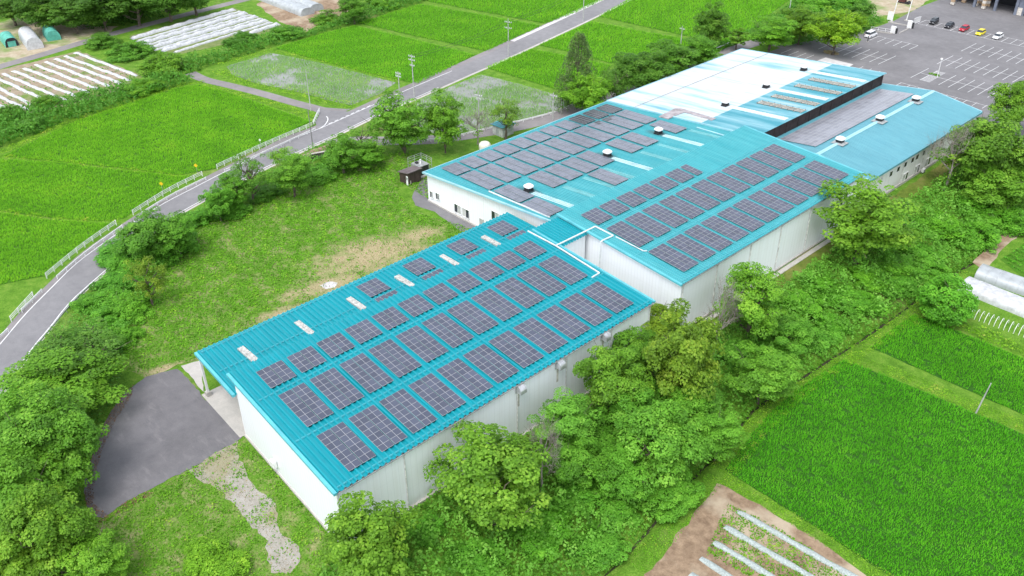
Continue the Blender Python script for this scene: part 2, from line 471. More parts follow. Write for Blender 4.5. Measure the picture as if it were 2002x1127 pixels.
FILMCLEAR = M('greenhouse_film', (.38, .41, .42), .3, .15, .7, spec=.6)
NET = M('insect_net', (.34, .39, .375), .6, .25, 5)
TENTG = M('green_canvas', (.10, .40, .32), .7, .2, 1)
BROWNB = M('dark_brown_board', (.060, .040, .035), .7, .35, 1.5, stretch=(3, 3, .3))
BROWNR = M('brown_roof_sheet', (.17, .14, .145), .6, .2, 1)
YELLOW = M('yellow_sign', (.75, .50, .02), .5, .1, 3)
TYRE = M('tyre_rubber', (.02, .02, .02), .8, .2, 5)
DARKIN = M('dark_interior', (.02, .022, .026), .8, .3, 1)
BLUEGREY = M('blue_grey_wall', (.16, .18, .23), .6, .2, .5)
CRATE = M('cardboard_crate', (.42, .30, .19), .8, .25, 2)
WRAP = M('wrapped_goods', (.62, .58, .52), .5, .2, 2)

# ------------------------------------------------------------------ flat ground pieces
def densify(P, step, jit, seed):
    r = random.Random(seed); out = []
    for i in range(len(P)):
        a, b = np.array(P[i][:2], float), np.array(P[(i + 1) % len(P)][:2], float)
        n = max(1, int(np.hypot(*(b - a)) / step))
        for k in range(n):
            q = a + (b - a) * k / n
            out.append((q[0] + r.uniform(-jit, jit), q[1] + r.uniform(-jit, jit)))
    return out
def sheet(name, P, z, mat, jit=0, step=1.5, seed=1, parent=None, kind='structure', label=None):
    if jit: P = densify(P, step, jit, seed)
    me = bpy.data.meshes.new(name)
    n = len(P)
    A = sum(P[i][0] * P[(i + 1) % n][1] - P[(i + 1) % n][0] * P[i][1] for i in range(n))
    if A < 0: P = P[::-1]
    me.from_pydata([(p[0], p[1], z) for p in P], [], [tuple(range(n))])
    me.materials.append(mat)
    o = link(name, me, parent)
    if not parent: props(o, label=label, kind=kind)
    return o
def px(L, z=0.0):
    return [tuple(G(a, b, z)[:2]) for a, b in L]
def strip(name, C, widths, z, mat, parent=None, kind='structure'):
    """ribbon along a centre line, widths (left, right) for each point"""
    C = [np.array(c[:2], float) for c in C]
    V, Fc = [], []
    for i, c in enumerate(C):
        t = C[min(i + 1, len(C) - 1)] - C[max(i - 1, 0)]
        t = t / np.hypot(*t); nrm = np.array([-t[1], t[0]])
        wl_, wr_ = widths[i] if hasattr(widths[0], '__len__') else widths
        a, b = c + nrm * wl_, c - nrm * wr_
        V += [(a[0], a[1], z), (b[0], b[1], z)]
        if i: Fc.append((2 * i - 2, 2 * i - 1, 2 * i + 1, 2 * i))
    me = bpy.data.meshes.new(name); me.from_pydata(V, [], Fc); me.materials.append(mat)
    o = link(name, me, parent)
    if not parent: props(o, kind=kind)
    return o
def smooth_line(P, n=6):
    P = [np.array(p[:2], float) for p in P]; out = []
    for i in range(len(P) - 1):
        p0, p1, p2, p3 = P[max(i - 1, 0)], P[i], P[i + 1], P[min(i + 2, len(P) - 1)]
        for k in range(n):
            t = k / n
            out.append(.5 * ((2 * p1) + (-p0 + p2) * t + (2 * p0 - 5 * p1 + 4 * p2 - p3) * t * t + (-p0 + 3 * p1 - 3 * p2 + p3) * t ** 3))
    out.append(P[-1])
    return out

# terrain
xs = np.unique(np.concatenate([[-2600, -1500, -900], np.arange(-520, -66, 6.0), np.arange(-66, -38, .7), np.arange(-38, 160, 6.0), [300, 700, 1600, 2600]]))
ys = np.unique(np.concatenate([[-2600, -1200, -500, -200], np.arange(-80, 420, 5.0), [500, 700, 1100, 2600]]))
XX, YY = np.meshgrid(xs, ys)
ZZ = gz(XX, YY)
nx = len(xs)
idx = np.arange(len(xs) * len(ys)).reshape(len(ys), nx)
FQ = np.stack([idx[:-1, :-1], idx[:-1, 1:], idx[1:, 1:], idx[1:, :-1]], -1).reshape(-1, 4)
props(link('ground', npmesh('ground', np.stack([XX, YY, ZZ], -1).reshape(-1, 3), FQ, GROUND, smooth=True)), kind='structure')

ribbon_d = [(float(np.interp(y, DITCH_Y, DITCH_X)), y) for y in np.arange(42, 205, 3.0)]
strip('ditch', ribbon_d, (.42, .42), LOW - .8, mat_soil('ditch_mud', (.02, .025, .014), (.07, .07, .04), None, .8))
# main road: edges read along both kerbs
RL = px([(-60, 742), (0, 674), (48, 617), (96, 568), (153, 513), (231, 456), (265, 433), (321, 398), (375, 370), (431, 341), (504, 305), (557, 278), (625, 252), (698, 220), (776, 185), (858, 150), (900, 132), (1066, 56), (1186, 0), (1290, -48)])
RRt = px([(-60, 848), (0, 773), (59, 687), (99, 639), (134, 595), (178, 554), (255, 488), (328, 431), (365, 409), (440, 368), (515, 330), (586, 296), (660, 262), (764, 212), (812, 192), (906, 150), (994, 111), (1140, 43), (1228, 0), (1330, -48)])
def resample(P, n):
    P = np.array(smooth_line(P, 8)); d = np.r_[0, np.cumsum(np.hypot(*np.diff(P, axis=0).T))]
    s = np.linspace(0, d[-1], n)
    return np.stack([np.interp(s, d, P[:, 0]), np.interp(s, d, P[:, 1])], -1)
NR = 110
rl, rr_ = resample(RL, NR), resample(RRt, NR)
def ribbon(name, A, B, z, mat, parent=None, kind='structure'):
    V = []; Fc = []
    for i in range(len(A)):
        V += [(A[i][0], A[i][1], z), (B[i][0], B[i][1], z)]
        if i: Fc.append((2 * i - 2, 2 * i - 1, 2 * i + 1, 2 * i))
    me = bpy.data.meshes.new(name); me.from_pydata(V, [], Fc); me.materials.append(mat)
    o = link(name, me, parent)
    if not parent: props(o, kind=kind)
    return o
dirn = rl - rr_; dirn = dirn / np.hypot(*dirn.T)[:, None]
road = ribbon('road', rl + dirn * .35, rr_ - dirn * .45, .05, ROADM)
ribbon('roadside_path', rl + dirn * 2.5, rl + dirn * .352, .03, LANEM)
ribbon('road_shoulder', rr_ - dirn * .452, rr_ - dirn * 1.3, .025, CONC)
ia = int(NR * .66)
ribbon('concrete_verge', (rl + dirn * 2.0)[ia:], (rl + dirn * .5)[ia:], .056, PALESLAB)
def jline(name, P, w, z, mat, parent): return strip(name, P, (w / 2, w / 2), z, mat, parent)
i0 = int(NR * .555)
jline('edge_line', rl[:i0], .16, .056, WHITEPAINT, road)
jline('edge_line', rr_[:int(NR * .52)], .16, .056, WHITEPAINT, road)
for (a, b), (c, d) in (((643, 243), (650, 240)), ((654, 238), (661, 235)), ((666, 233), (672, 230)), ((676, 228), (682, 226)), ((686, 224), (692, 221)), ((696, 219), (703, 216)), ((707, 215), (713, 212)), ((718, 210), (724, 207))):
    jline('dashed_line', px([(a, b), (c, d)]), .2, .056, WHITEPAINT, road)
jline('corner_line', smooth_line(px([(625, 252), (634, 246), (640, 238), (641, 232), (638, 228)]), 5), .2, .058, WHITEPAINT, road)
# lanes
side = smooth_line(px([(372, 143), (400, 156), (450, 168), (510, 183), (570, 200), (620, 213), (660, 225)]), 6)
strip('side_lane', side, [(1.6, 1.6)] * (len(side) - 6) + [(1.7 + .6 * k, 1.7 + .6 * k) for k in range(6)], .035, LANEM)
sheet('junction', px([(612, 212), (640, 216), (684, 219), (716, 208), (690, 228), (640, 250), (622, 252), (616, 240), (625, 222)]), .042, ROADM)
fl = smooth_line(px([(-60, 152), (0, 131), (80, 108), (160, 84), (245, 60), (340, 35), (430, 12), (490, -3), (560, -22)]), 6)
strip('farm_lane', fl, (2.0, 2.0), .03, LANEM)
site_lane = smooth_line(px([(640, 284), (690, 276), (760, 276), (850, 273), (930, 262), (1000, 250), (1060, 236), (1130, 212), (1230, 178), (1330, 142), (1430, 100), (1490, 82), (1540, 92)]), 6)
strip('site_lane', site_lane, (2.4, 2.4), .036, LANEM)

# ------------------------------------------------------------------ yard, lot, meadow
yard_P = px([(345, 722), (372, 745), (402, 782), (474, 856), (420, 888), (372, 918), (330, 938), (285, 962), (240, 985), (200, 1016), (175, 1005), (163, 962), (172, 915), (190, 860), (212, 812), (240, 770), (285, 737)])
MEAD_P = px([(232, 716), (255, 640), (300, 560), (345, 482), (420, 428), (505, 395), (600, 366), (700, 322), (780, 296), (838, 300), (835, 330), (838, 392), (790, 360), (775, 375), (812, 415), (935, 452), (985, 430), (700, 560), (520, 640), (395, 702), (345, 716), (285, 740)])
MEAD2_P = px([(0, 1127), (100, 1060), (175, 1012), (205, 1020), (240, 988), (330, 941), (420, 890), (476, 858), (520, 905), (640, 1045), (700, 1127), (700, 1240), (0, 1240)])
sheet('meadow', MEAD_P, .012, MEADOW, .35, 1.5, 3)
sheet('lawn', MEAD2_P, .012, MEADOW, .3, 1.5, 4)
sheet('asphalt_yard', yard_P, .03, YARDM, .16, .7, 5)
sheet('concrete_apron', [(-104.6, 37.2), (-104.4, 97), (-91.9, 97), (-92.6, 36.6)], .05, CONC)
sheet('concrete_pad', px([(352, 716), (392, 706), (398, 768), (378, 742)]), .02, CONC, .15, .8, 6)
sheet('gravel_path', px([(372, 920), (425, 886), (462, 864), (470, 900), (500, 955), (540, 985), (545, 1040), (575, 1060), (588, 1090), (565, 1124), (535, 1122), (522, 1085), (520, 1060), (470, 1000), (430, 960), (395, 940)]), .024, GRAVEL, .3, .8, 7)
sheet('site_drive', px([(838, 392), (905, 430), (945, 452), (900, 452), (850, 415), (812, 402), (805, 384), (826, 350), (838, 352)]), .02, LOTM, .12, 1, 8)
for nm, P_ in (('manhole_slab', [(1788 * .35, 366 + 552 * .35), (1840 * .35, 366 + 527 * .35), (1885 * .35, 366 + 535 * .35), (1875 * .35, 366 + 560 * .35), (1820 * .35, 366 + 572 * .35)]),):
    sheet(nm, px(P_), .03, PALESLAB, .1, .5, 9)
LOT_P = [(-131, 205), (-134, 222), (-133, 236), (-129, 250), (-124.6, 263), (-123.5, 279), (-125, 300), (-124, 330), (-60, 345), (-10, 320), (-30, 215), (-48, 206)]
lot = sheet('parking_lot', LOT_P, .02, LOTM)
sheet('bare_earth', px([(1660, 22), (1700, -10), (1760, -60), (1850, -30), (1790, 20), (1740, 30), (1700, 36)]), .015, DRYSOIL, .5, 2, 10)
sheet('mown_strip', [(-66.3, 60), (-66.3, 200), (-62.4, 200), (-62.8, 150), (-63.2, 110), (-62.6, 60)], .02, MOWN, .25, 2, 11)
# parking lines, each a painted bar of its own
def pline(x0, y0, x1, y1, w=.15, z=.026, mat=LINEWORN):
    d = math.hypot(x1 - x0, y1 - y0); nx_, ny_ = -(y1 - y0) / d * w / 2, (x1 - x0) / d * w / 2
    me = bpy.data.meshes.new('parking_line')
    me.from_pydata([(x0 + nx_, y0 + ny_, z), (x0 - nx_, y0 - ny_, z), (x1 - nx_, y1 - ny_, z), (x1 + nx_, y1 + ny_, z)], [], [(0, 1, 2, 3)])
    me.materials.append(mat); link('parking_line', me, lot)
def block(x0, n, yc, a, b, centre=True, skip=(), sp=2.5):
    for i in range(n):
        if i not in skip: pline(x0 + i * sp, yc - a, x0 + i * sp, yc + b)
    if centre: pline(x0, yc, x0 + (n - 1) * sp, yc, z=.031)
block(-96.3, 15, 270.1, 5, 5); block(-96.1, 15, 254.7, 5, 5); block(-96.0, 10, 239.7, 5.3, 4.9, skip=(2,))
block(-127.9, 9, 243.1, 5, 5.1, skip=(0, 2), sp=2.6); block(-119.2, 6, 261.3, 5.4, 0, sp=2.42)
block(-117.0, 22, 281.6, 0, 5.1); pline(-117.0, 286.8, -64, 286.8, z=.031)
block(-130.6, 4, 227.2, 0, 5.4, centre=False, sp=2.4); block(-109.0, 3, 229.2, 0, 4.3, centre=False)
block(-95.9, 10, 226.2, 0, 2.9, centre=False, sp=2.45); pline(-95.9, 229.1, -71.6, 228.6)
sheet('pale_slab', [(-120.2, 229), (-119.9, 232.9), (-111.7, 233.2), (-111.3, 229.8)], .06, PALESLAB)
for i in range(9):
    pline(-93.3 + i * .28, 234.4, -93.6 + i * .28, 244.4, .1, .027)

# ------------------------------------------------------------------ buildings
def lerp(a, b, t): return [a[i] + (b[i] - a[i]) * t for i in range(3)]
def ribbed(name, NL, NRt, FR, FL, pitch, h, top, base, mat, parent, thick=.0):
    """ribbed roof sheet; ribs run from the left edge to the right edge"""
    L = math.dist(NL, FL); n = max(2, round(L / pitch)); V = []; Fc = []
    prof = [(0, 0), (.5 - base / 2, 0), (.5 - top / 2, h), (.5 + top / 2, h), (.5 + base / 2, 0)]
    k = 0
    for i in range(n):
        for t, z in prof + ([(1, 0)] if i == n - 1 else []):
            s = (i + t) / n
            a, b = lerp(NL, FL, s), lerp(NRt, FR, s)
            V += [(a[0], a[1], a[2] + z), (b[0], b[1], b[2] + z)]
            if k: Fc.append((2 * k - 2, 2 * k - 1, 2 * k + 1, 2 * k))
            k += 1
    me = bpy.data.meshes.new(name); me.from_pydata(V, [], Fc); me.materials.append(mat); me.update()
    return link(name, me, parent)
def part(name, mat, parent, fn, smooth=False):
    b = MB(); fn(b); return b.build(name, mat, parent, smooth)
def guard(parent, X, y0, y1, z0, z1, mat=TRIM1, h=.20):
    """snow guard: a thin rail on the rib tops along the roof"""
    part('snow_guard', mat, parent, lambda b: (b.bar((X, y0, z0 + h), (X, y1, z1 + h), .05, .05), b.bar((X + .07, y0, z0 + h - .07), (X + .07, y1, z1 + h - .07), .03, .05)))
def pipe(parent, x, y, z0, z1, r=.07, mat=PIPEW, name='downpipe'):
    part(name, mat, parent, lambda b: (b.tube([(x, y, z0), (x, y, z1)], r, 6), b.box(x - .16, x + .16, y - .16, y + .16, z1 - .35, z1)))

# near warehouse -----------------------------------------------------------
S1 = -.068
def y1n(X): return 37.35 + S1 * (X + 93.7)
def z1(X): return 9.9 - .4 / 27.4 * (X + 93.7)
near = empty('near_warehouse', (-80, 64, 0), 'near warehouse with bright teal ribbed roof, white walls and lower open canopy', 'warehouse')
def rel(o, root): o.location = -root.location; return o
def P_(name, mat, root, fn, smooth=False): return rel(part(name, mat, root, fn, smooth), root)
def RB(name, NL, NRt, FR, FL, pitch, h, top, base, mat, root): return rel(ribbed(name, NL, NRt, FR, FL, pitch, h, top, base, mat, root), root)
XL, XR, FY = -93.7, -66.35, 55.4
wl_p = [(-92.4, 37.45), (-66.65, 35.75), (-66.65, 90.4), (-86.9, 91.9), (-86.9, 98.4), (-92.4, 98.4)]
P_('wall', WALLW, near, lambda b: b.prism(wl_p[1:] + wl_p[:1], .25, [9.42, 9.42, 9.55, 9.5, 9.62, 9.8]))
P_('gable_wall', WALLG, near, lambda b: b.prism([(-92.45, 37.4), (-66.6, 35.68), (-66.6, 35.72), (-92.45, 37.44)], .28, [9.85, 9.45, 9.45, 9.85]))
P_('plinth', CONC, near, lambda b: b.prism([(-92.6, 37.2), (-66.3, 35.5), (-66.3, 90.6), (-92.6, 92.2)], 0, .3))
r1 = RB('roof', (XL, y1n(XL), z1(XL)), (XR, y1n(XR), z1(XR)), (XR, y1n(XR) + FY, z1(XR)), (XL, y1n(XL) + FY, z1(XL)), .8, .24, .26, .52, TEAL1, near)
rc = RB('canopy_roof', (-104.6, 37.85, 7.2), (-92.3, 37.05, 7.2), (-92.3, 97.3, 7.2), (-104.6, 97.6, 7.2), .8, .24, .26, .52, TEAL1, near)
rk = RB('link_roof', (-94.1, 92.9, 9.7), (-86.6, 92.35, 9.6), (-86.6, 99.0, 9.6), (-94.1, 99.4, 9.7), 0.62, .18, .26, .5, TEAL1, near)
P_('roof_trim', TRIM1, near, lambda b: b.bar((XL, y1n(XL) - .1, z1(XL) - .02), (XR, y1n(XR) - .1, z1(XR) - .02), .42, .34))
P_('roof_trim', TRIM1, near, lambda b: b.bar((XL, y1n(XL) + FY + .1, z1(XL)), (XR, y1n(XR) + FY + .1, z1(XR)), .38, .3))
P_('canopy_trim', TRIM1, near, lambda b: (b.bar((-104.6, 37.78, 7.12), (-92.5, 36.98, 7.12), .42, .42), b.bar((-104.65, 37.8, 7.1), (-104.65, 97.6, 7.1), .1, .25)))
P_('canopy_beam', WHITEM, near, lambda b: [b.bar((-104.1, y, 6.75), (-92.4, y, 6.75), .2, .4) for y in np.arange(38.2, 97, 9.1)] + [b.bar((-103.9, 38, 6.7), (-103.9, 97.2, 6.7), .2, .4)])
for y in np.arange(37.9, 97, 9.1):
    P_('canopy_column', WHITEM, near, lambda b: b.box(-103.95, -103.65, y - .15, y + .15, .7, 6.9))
    P_('column_footing', CONC, near, lambda b: b.box(-104.15, -103.45, y - .35, y + .35, 0, .75))
def relguard(root, X, y0, y1, z, **k):
    b = MB(); h = .21
    b.bar((X, y0, z + h), (X, y1, z + h), .055, .05); b.bar((X + .09, y0, z + h - .06), (X + .09, y1, z + h - .06), .03, .04)
    n = int((y1 - y0) / 1.6)
    for i in range(n + 1):
        y = y0 + (y1 - y0) * i / n
        b.box(X - .02, X + .12, y - .03, y + .03, z + .1, z + h)
    rel(b.build('snow_guard', k.get('mat', TRIM1), root), root)
for X in (-86.1, -76.55, -67.0): relguard(near, X, y1n(X) + .3, y1n(X) + FY - .3, z1(X))
for X in (-98.3, -104.0): relguard(near, X, 38.2, 97.0, 7.2)
# roof skylights of the canopy
for i in range(6):
    y = 42.35 + i * 9.12
    def sk(b):
        b.box(-101.1, -96.9, y, y + .95, 7.15, 7.48)
        for a in (.12, .47, .82): b.box(-101.1, -96.9, y + a - .06, y + a + .06, 7.48, 7.54)
        b.box(-99.1, -98.98, y - .01, y + .96, 7.2, 7.56)
    P_('skylight', SKYL, near, sk)
# wall fans, downpipes
for q in ((1021, 762), (1098, 714), (1187, 659)):
    p = GV(q[0], q[1], X=-66.0)
    def hood(b):
        x, y, z = -66.63, p[1], p[2]
        b.box(x, x + .14, y - .64, y + .64, z - .66, z + .66)
    f = P_('fan_frame', GALV, near, hood)
    def hood2(b):
        x, y, z = -66.5, p[1], p[2]
        pr = [(0, .6)] + [(0.85 * math.sin(a), -.15 + .7 * math.cos(a)) for a in np.linspace(0.2, 1.5, 7)] + [(.85, -.5), (0, -.5)]
        V = [(x + a, y - .52, z + c) for a, c in pr] + [(x + a, y + .52, z + c) for a, c in pr]; n = len(pr)
        b.add(V, [tuple(range(n)), tuple(range(2 * n - 1, n - 1, -1))] + [((i + 1) % n, i, n + i, n + (i + 1) % n) for i in range(n)])
    h = part('fan_hood', GALV, f, hood2)
    P_('rain_stain', M('stain', (.55, .52, .46), .8, .2, 2), near, lambda b: b.box(-66.648, -66.642, p[1] - .25, p[1] + .12, p[2] - 3.2, p[2] - .62))
for y in (45.0, 54.2, 63.4, 72.6, 81.8, 90.2):
    pp = MB(); pp.tube([(-66.5, y, .2), (-66.5, y, 9.35)], .085, 6); pp.box(-66.7, -66.4, y - .17, y + .17, 9.0, 9.4)
    rel(pp.build('downpipe', PIPEW, near), near)
P_('eave_gutter', GUTTER, near, lambda b: b.box(-66.55, -66.3, 35.6, 90.9, 9.26, 9.4))
def vent(b):
    p = GV(537, 905, Y=36.6); b.box(p[0] - .45, p[0] + .45, 36.15, 36.66, p[2] - .5, p[2] + .5)
P_('vent_hood', WHITEM, near, vent)
P_('corner_trim', WHITEM, near, lambda b: b.box(-66.68, -66.58, 35.66, 35.8, .3, 9.4))
P_('corner_trim', WHITEM, near, lambda b: b.box(-92.47, -92.37, 37.38, 37.55, .3, 9.8))

# middle factory ------------------------------------------------------------
S2 = -.075
mid = empty('middle_factory', (-98, 125, 0), 'long middle factory hall with worn teal roofs and white walls', 'factory')
def z2r(X): return 10.3 - .7 / 27.9 * (X + 94.2)
def z2l(X): return 6.2 + 3.0 / 35.5 * (X + 129.5)
def yr(X): return 99.25 - .065 * (X + 94.2)
RN, RFY = -94.2, 54.6
P_('wall', WALLW, mid, lambda b: b.prism([(-93.6, 99.6), (-66.7, 97.85), (-66.7, 151.2), (-93.6, 153)], .25, [10.2, 9.5, 9.5, 10.2]))
P_('gable_wall', WALLG, mid, lambda b: b.prism([(-93.6, 99.5), (-66.64, 97.76), (-66.64, 97.82), (-93.6, 99.57)], .28, [10.2, 9.5, 9.5, 10.2]))
P_('wing_wall', WALLG, mid, lambda b: b.prism([(-129.2, 98.95), (-93.9, 98.75), (-93.9, 152.2), (-129.2, 152.2)], .2, [6.1, 9.05, 9.05, 6.1]))
P_('plinth', CONC, mid, lambda b: (b.prism([(-129.3, 98.8), (-66.45, 97.65), (-66.45, 151.3), (-129.3, 152)], 0, .28)))
P_('drain', CONC, mid, lambda b: b.box(-66.2, -65.3, 92, 152, 0, .12))
rr2 = RB('hall_roof', (RN, yr(RN), z2r(RN)), (-66.35, yr(-66.35), z2r(-66.35)), (-66.35, yr(-66.35) + RFY, z2r(-66.35)), (RN, yr(RN) + RFY, z2r(RN)), .55, .15, .24, .5, TEAL2R, mid)
rl2 = RB('wing_roof', (-129.7, 98.45, z2l(-129.7)), (-93.6, 98.2, z2l(-93.6)), (-93.6, 152.3, z2l(-93.6)), (-129.7, 152.3, z2l(-129.7)), .5, .10, .2, .4, TEAL2L, mid)
P_('roof_trim', TRIM1, mid, lambda b: (b.bar((RN, yr(RN) - .1, z2r(RN)), (-66.3, yr(-66.3) - .1, z2r(-66.35)), .4, .32),
    b.bar((RN, yr(RN) + RFY + .1, z2r(RN)), (-66.3, yr(-66.3) + RFY + .1, z2r(-66.35)), .4, .3), b.bar((RN - .02, yr(RN), z2r(RN) - .12), (RN - .02, yr(RN) + RFY, z2r(RN) - .12), .08, .3)))
P_('wing_trim', TRIM4, mid, lambda b: (b.bar((-129.8, 98.35, z2l(-129.8)), (-94, 98.1, z2l(-94)), .3, .34), b.bar((-129.75, 98.4, z2l(-129.75)), (-129.75, 152.3, z2l(-129.75)), .12, .3)))
for X in (-86.1, -76.4, -66.9): relguard(mid, X, yr(X) + .3, yr(X) + RFY - .3, z2r(X) - .04)
for y in (98.1, 106.8, 116.1, 125.0, 134.2, 143.4, 150.9):
    pp = MB(); pp.tube([(-66.55, y, .2), (-66.55, y, 9.4)], .09, 6); pp.box(-66.72, -66.42, y - .18, y + .18, 9.0, 9.42)
    rel(pp.build('downpipe', PIPEW, mid), mid)
P_('eave_gutter', GUTTER, mid, lambda b: b.box(-66.6, -66.32, 97.8, 151.5, 9.3, 9.45))
# skylight strips below the ventilators and weathered ones between
def slope_strip(name, mat, root, x0, x1, y0, y1, zf, lift, rib=.26):
    b = MB(); n = max(2, int((y1 - y0) / .4))
    for i in range(n):
        ya, yb = y0 + (y1 - y0) * i / n, y0 + (y1 - y0) * (i + .86) / n
        b.add([(x0, ya, zf(x0) + lift), (x1, ya, zf(x1) + lift), (x1, yb, zf(x1) + lift), (x0, yb, zf(x0) + lift),
               (x0, ya, zf(x0) - .05), (x1, ya, zf(x1) - .05), (x1, yb, zf(x1) - .05), (x0, yb, zf(x0) - .05)],
              [(0, 1, 2, 3), (4, 5, 1, 0), (5, 6, 2, 1), (6, 7, 3, 2), (7, 4, 0, 3)])
    if not rib: return b
    for x in np.arange(min(x0, x1) + .4, max(x0, x1), .9):
        b.bar((x, y0, zf(x) + lift + .02), (x, y1, zf(x) + lift + .02), .06, .05)
    return rel(b.build(name, mat, root), root)
for x, y in SNOWV: slope_strip('skylight_strip', SKYLW, mid, -105.6, -94.9, y - .9, y + .5, z2l, .10)
for a in ((300, 665, 580, 770), (490, 590, 760, 685), (670, 510, 940, 605)):
    p = GP(1040 + a[0] * .2198, 220 + a[1] * .2198, 6.2, 3 / 35.5, -129.5)
    slope_strip('weathered_skylight', SKYLD, mid, -103.2, -95.0, p[1] - .6, p[1] + .5, z2l, .085)
for a in ((640, 745), (810, 670), (1110, 530)):
    p = GP(1130 + a[0] * .1998, 150 + a[1] * .1998, 6.2, 3 / 35.5, -129.5)
    slope_strip('weathered_skylight', SKYLD, mid, -103.2, -95.0, p[1] - .6, p[1] + .5, z2l, .085)
P_('roof_flashing', TRIM4, mid, lambda b: b.bar((-103, 150.1, z2l(-103) + .12), (-94.6, 149.3, z2l(-94.6) + .12), .4, .1))
def cover(b):
    for q in ([(790, 390), (850, 360), (925, 395), (885, 412)], [(850, 362), (945, 312), (1040, 350), (925, 392)], [(945, 312), (1000, 308), (1350, 410), (1310, 428), (1045, 350)]):
        V = [GP(1130 + a * .1998, 150 + c * .1998, 6.5, 3 / 35.5, -129.5) for a, c in q]; n = len(V)
        b.add([v + np.array([0, 0, .02]) for v in V] + [v - np.array([0, 0, .2]) for v in V], [tuple(range(n - 1, -1, -1))] + [(i, (i + 1) % n, n + (i + 1) % n, n + i) for i in range(n)])
P_('roof_cover_sheet', RUST, mid, cover)
# windows of the wing's gable
WY = 98.9
for i, (a, b_, c, d) in enumerate(((175, 430, 215, 490), (265, 455, 315, 530), (560, 625, 660, 752), (685, 690, 790, 815), (1145, 735, 1255, 840))):
    p, q = GV(820 + a * .1242, 320 + b_ * .1242, Y=WY), GV(820 + c * .1242, 320 + d * .1242, Y=WY)
    X0, X1, Z1 = p[0], q[0], p[2]; Z0 = Z1 - (1.3 if i < 2 else 1.75)
    w = P_('window', WHITEM, mid, lambda b: (b.box(X0 - .07, X1 + .07, 98.70, 98.96, Z1, Z1 + .07), b.box(X0 - .07, X1 + .07, 98.68, 98.96, Z0 - .08, Z0),
        b.box(X0 - .07, X0, 98.70, 98.96, Z0, Z1), b.box(X1, X1 + .07, 98.70, 98.96, Z0, Z1), b.box((X0 + X1) / 2 - .035, (X0 + X1) / 2 + .035, 98.72, 98.95, Z0, Z1)))
    part('pane', GLASS if i != 3 else BLIND, w, lambda b: b.box(X0, (X0 + X1) / 2 - .036, 98.78, 98.82, Z0, Z1))
    part('pane', BLIND if i == 2 or i == 4 else GLASS, w, lambda b: b.box((X0 + X1) / 2 + .036, X1, 98.78, 98.82, Z0, Z1))
p = GV(820 + 985 * .1242, 320 + 870 * .1242, Y=WY)
d_ = P_('door', BLIND, mid, lambda b: b.box(p[0] - .5, p[0] + .5, 98.66, 98.95, .2, 2.2))
part('handle', DARKM, d_, lambda b: b.box(p[0] + .33, p[0] + .4, 98.6, 98.66, 1.1, 1.3))
for X in (-121.4, -117.0, -112.6, -108.2):
    P_('wall_joint', M('joint', (.62, .63, .63), .7), mid, lambda b: b.box(X - .02, X + .02, 98.945 - .2 * (X + 129.2) / 35.3 , 99.0, .3, z2l(X) - .3))

# white-roofed hall -----------------------------------------------------------
hall = empty('white_roof_hall', (-110, 180, 0), 'far hall with bleached white and blue streaked roof beyond the teal factory', 'factory')
P_('wall', WALLOLD, hall, lambda b: b.prism([(-129.2, 152.4), (-90.6, 152.4), (-90.6, 205), (-129.2, 205)], 0, [6.1, 9.3, 9.3, 6.1]))
RB('roof', (-129.8, 152.45, 6.35), (-90.1, 152.45, 9.7), (-90.1, 205.6, 9.7), (-129.8, 205.6, 6.35), .5, .07, .1, .24, TEALW, hall)
def z3(X): return 6.35 + 3.35 / 39.7 * (X + 129.8)
def brown(b):
    b.box(-90.58, -90.42, 153.5, 205.2, 6.9, 9.45)
    for k in range(9): b.box(-90.42, -90.36, 153.5, 205.2, 7.0 + k * .27, 7.12 + k * .27)
P_('louvre_wall', BROWNW, hall, brown)
for k in range(12):
    P_('louvre_post', BROWNW, hall, lambda b: b.box(-90.36, -90.3, 155 + k * 4.5, 155.14 + k * 4.5, 6.9, 9.45))
P_('roof_trim', TRIM4, hall, lambda b: (b.bar((-129.8, 152.4, 6.32), (-95, 152.4, z3(-95)), .24, .3), b.bar((-129.8, 205.7, 6.35), (-90.1, 205.7, 9.7), .2, .25), b.bar((-129.88, 152.4, 6.3), (-129.88, 205.6, 6.3), .16, .3)))
def seamX(b): b.bar((-121.7, 152.6, z3(-121.7) + .1), (-121.7, 205.4, z3(-121.7) + .1), .12, .05)
P_('roof_seam', RUST, hall, seamX)
HV = [(-106.3, 164.8), (-106.4, 180.9), (-106.7, 197.4)]
for x, y in HV: slope_strip('skylight_strip', M('bleached_skylight', (.66, .72, .70), .5, .2, 2), hall, -105.2, -91.0, y - .7, y + .8, z3, .12)
rk_names = ('nearest', 'second', 'third', 'farthest')
for k, y in enumerate((170.9, 176.4, 185.9, 191.9)):
    t = empty('mounting_rack', (-96.2, y, z3(-96.2)), f'{rk_names[k]} of four bare beige panel racks on the white roofed hall', 'panel rack', 'bare panel racks on the white roof')
    t.rotation_euler = (0, -math.atan(3.35 / 39.7), 0)
    BEIGE = bpy.data.materials.get('beige_rail') or M('beige_rail', (.44, .40, .34), .6, .2, 2)
    for s in (-.75, 0, .75): part('rail', BEIGE, t, lambda b: b.box(-5.6, 5.6, s - .13, s + .13, .16, .26))
    for j in range(8): part('cross_rail', BEIGE, t, lambda b: b.box(-5.3 + j * 1.5, -5.12 + j * 1.5, -1.15, 1.15, .08, .16))
    for j in range(8): part('stud', DARKM, t, lambda b: (b.box(-5.3 + j * 1.5, -5.2 + j * 1.5, 1.0, 1.1, .16, .34), b.box(-5.3 + j * 1.5, -5.2 + j * 1.5, -1.1, -1.0, .16, .34)))

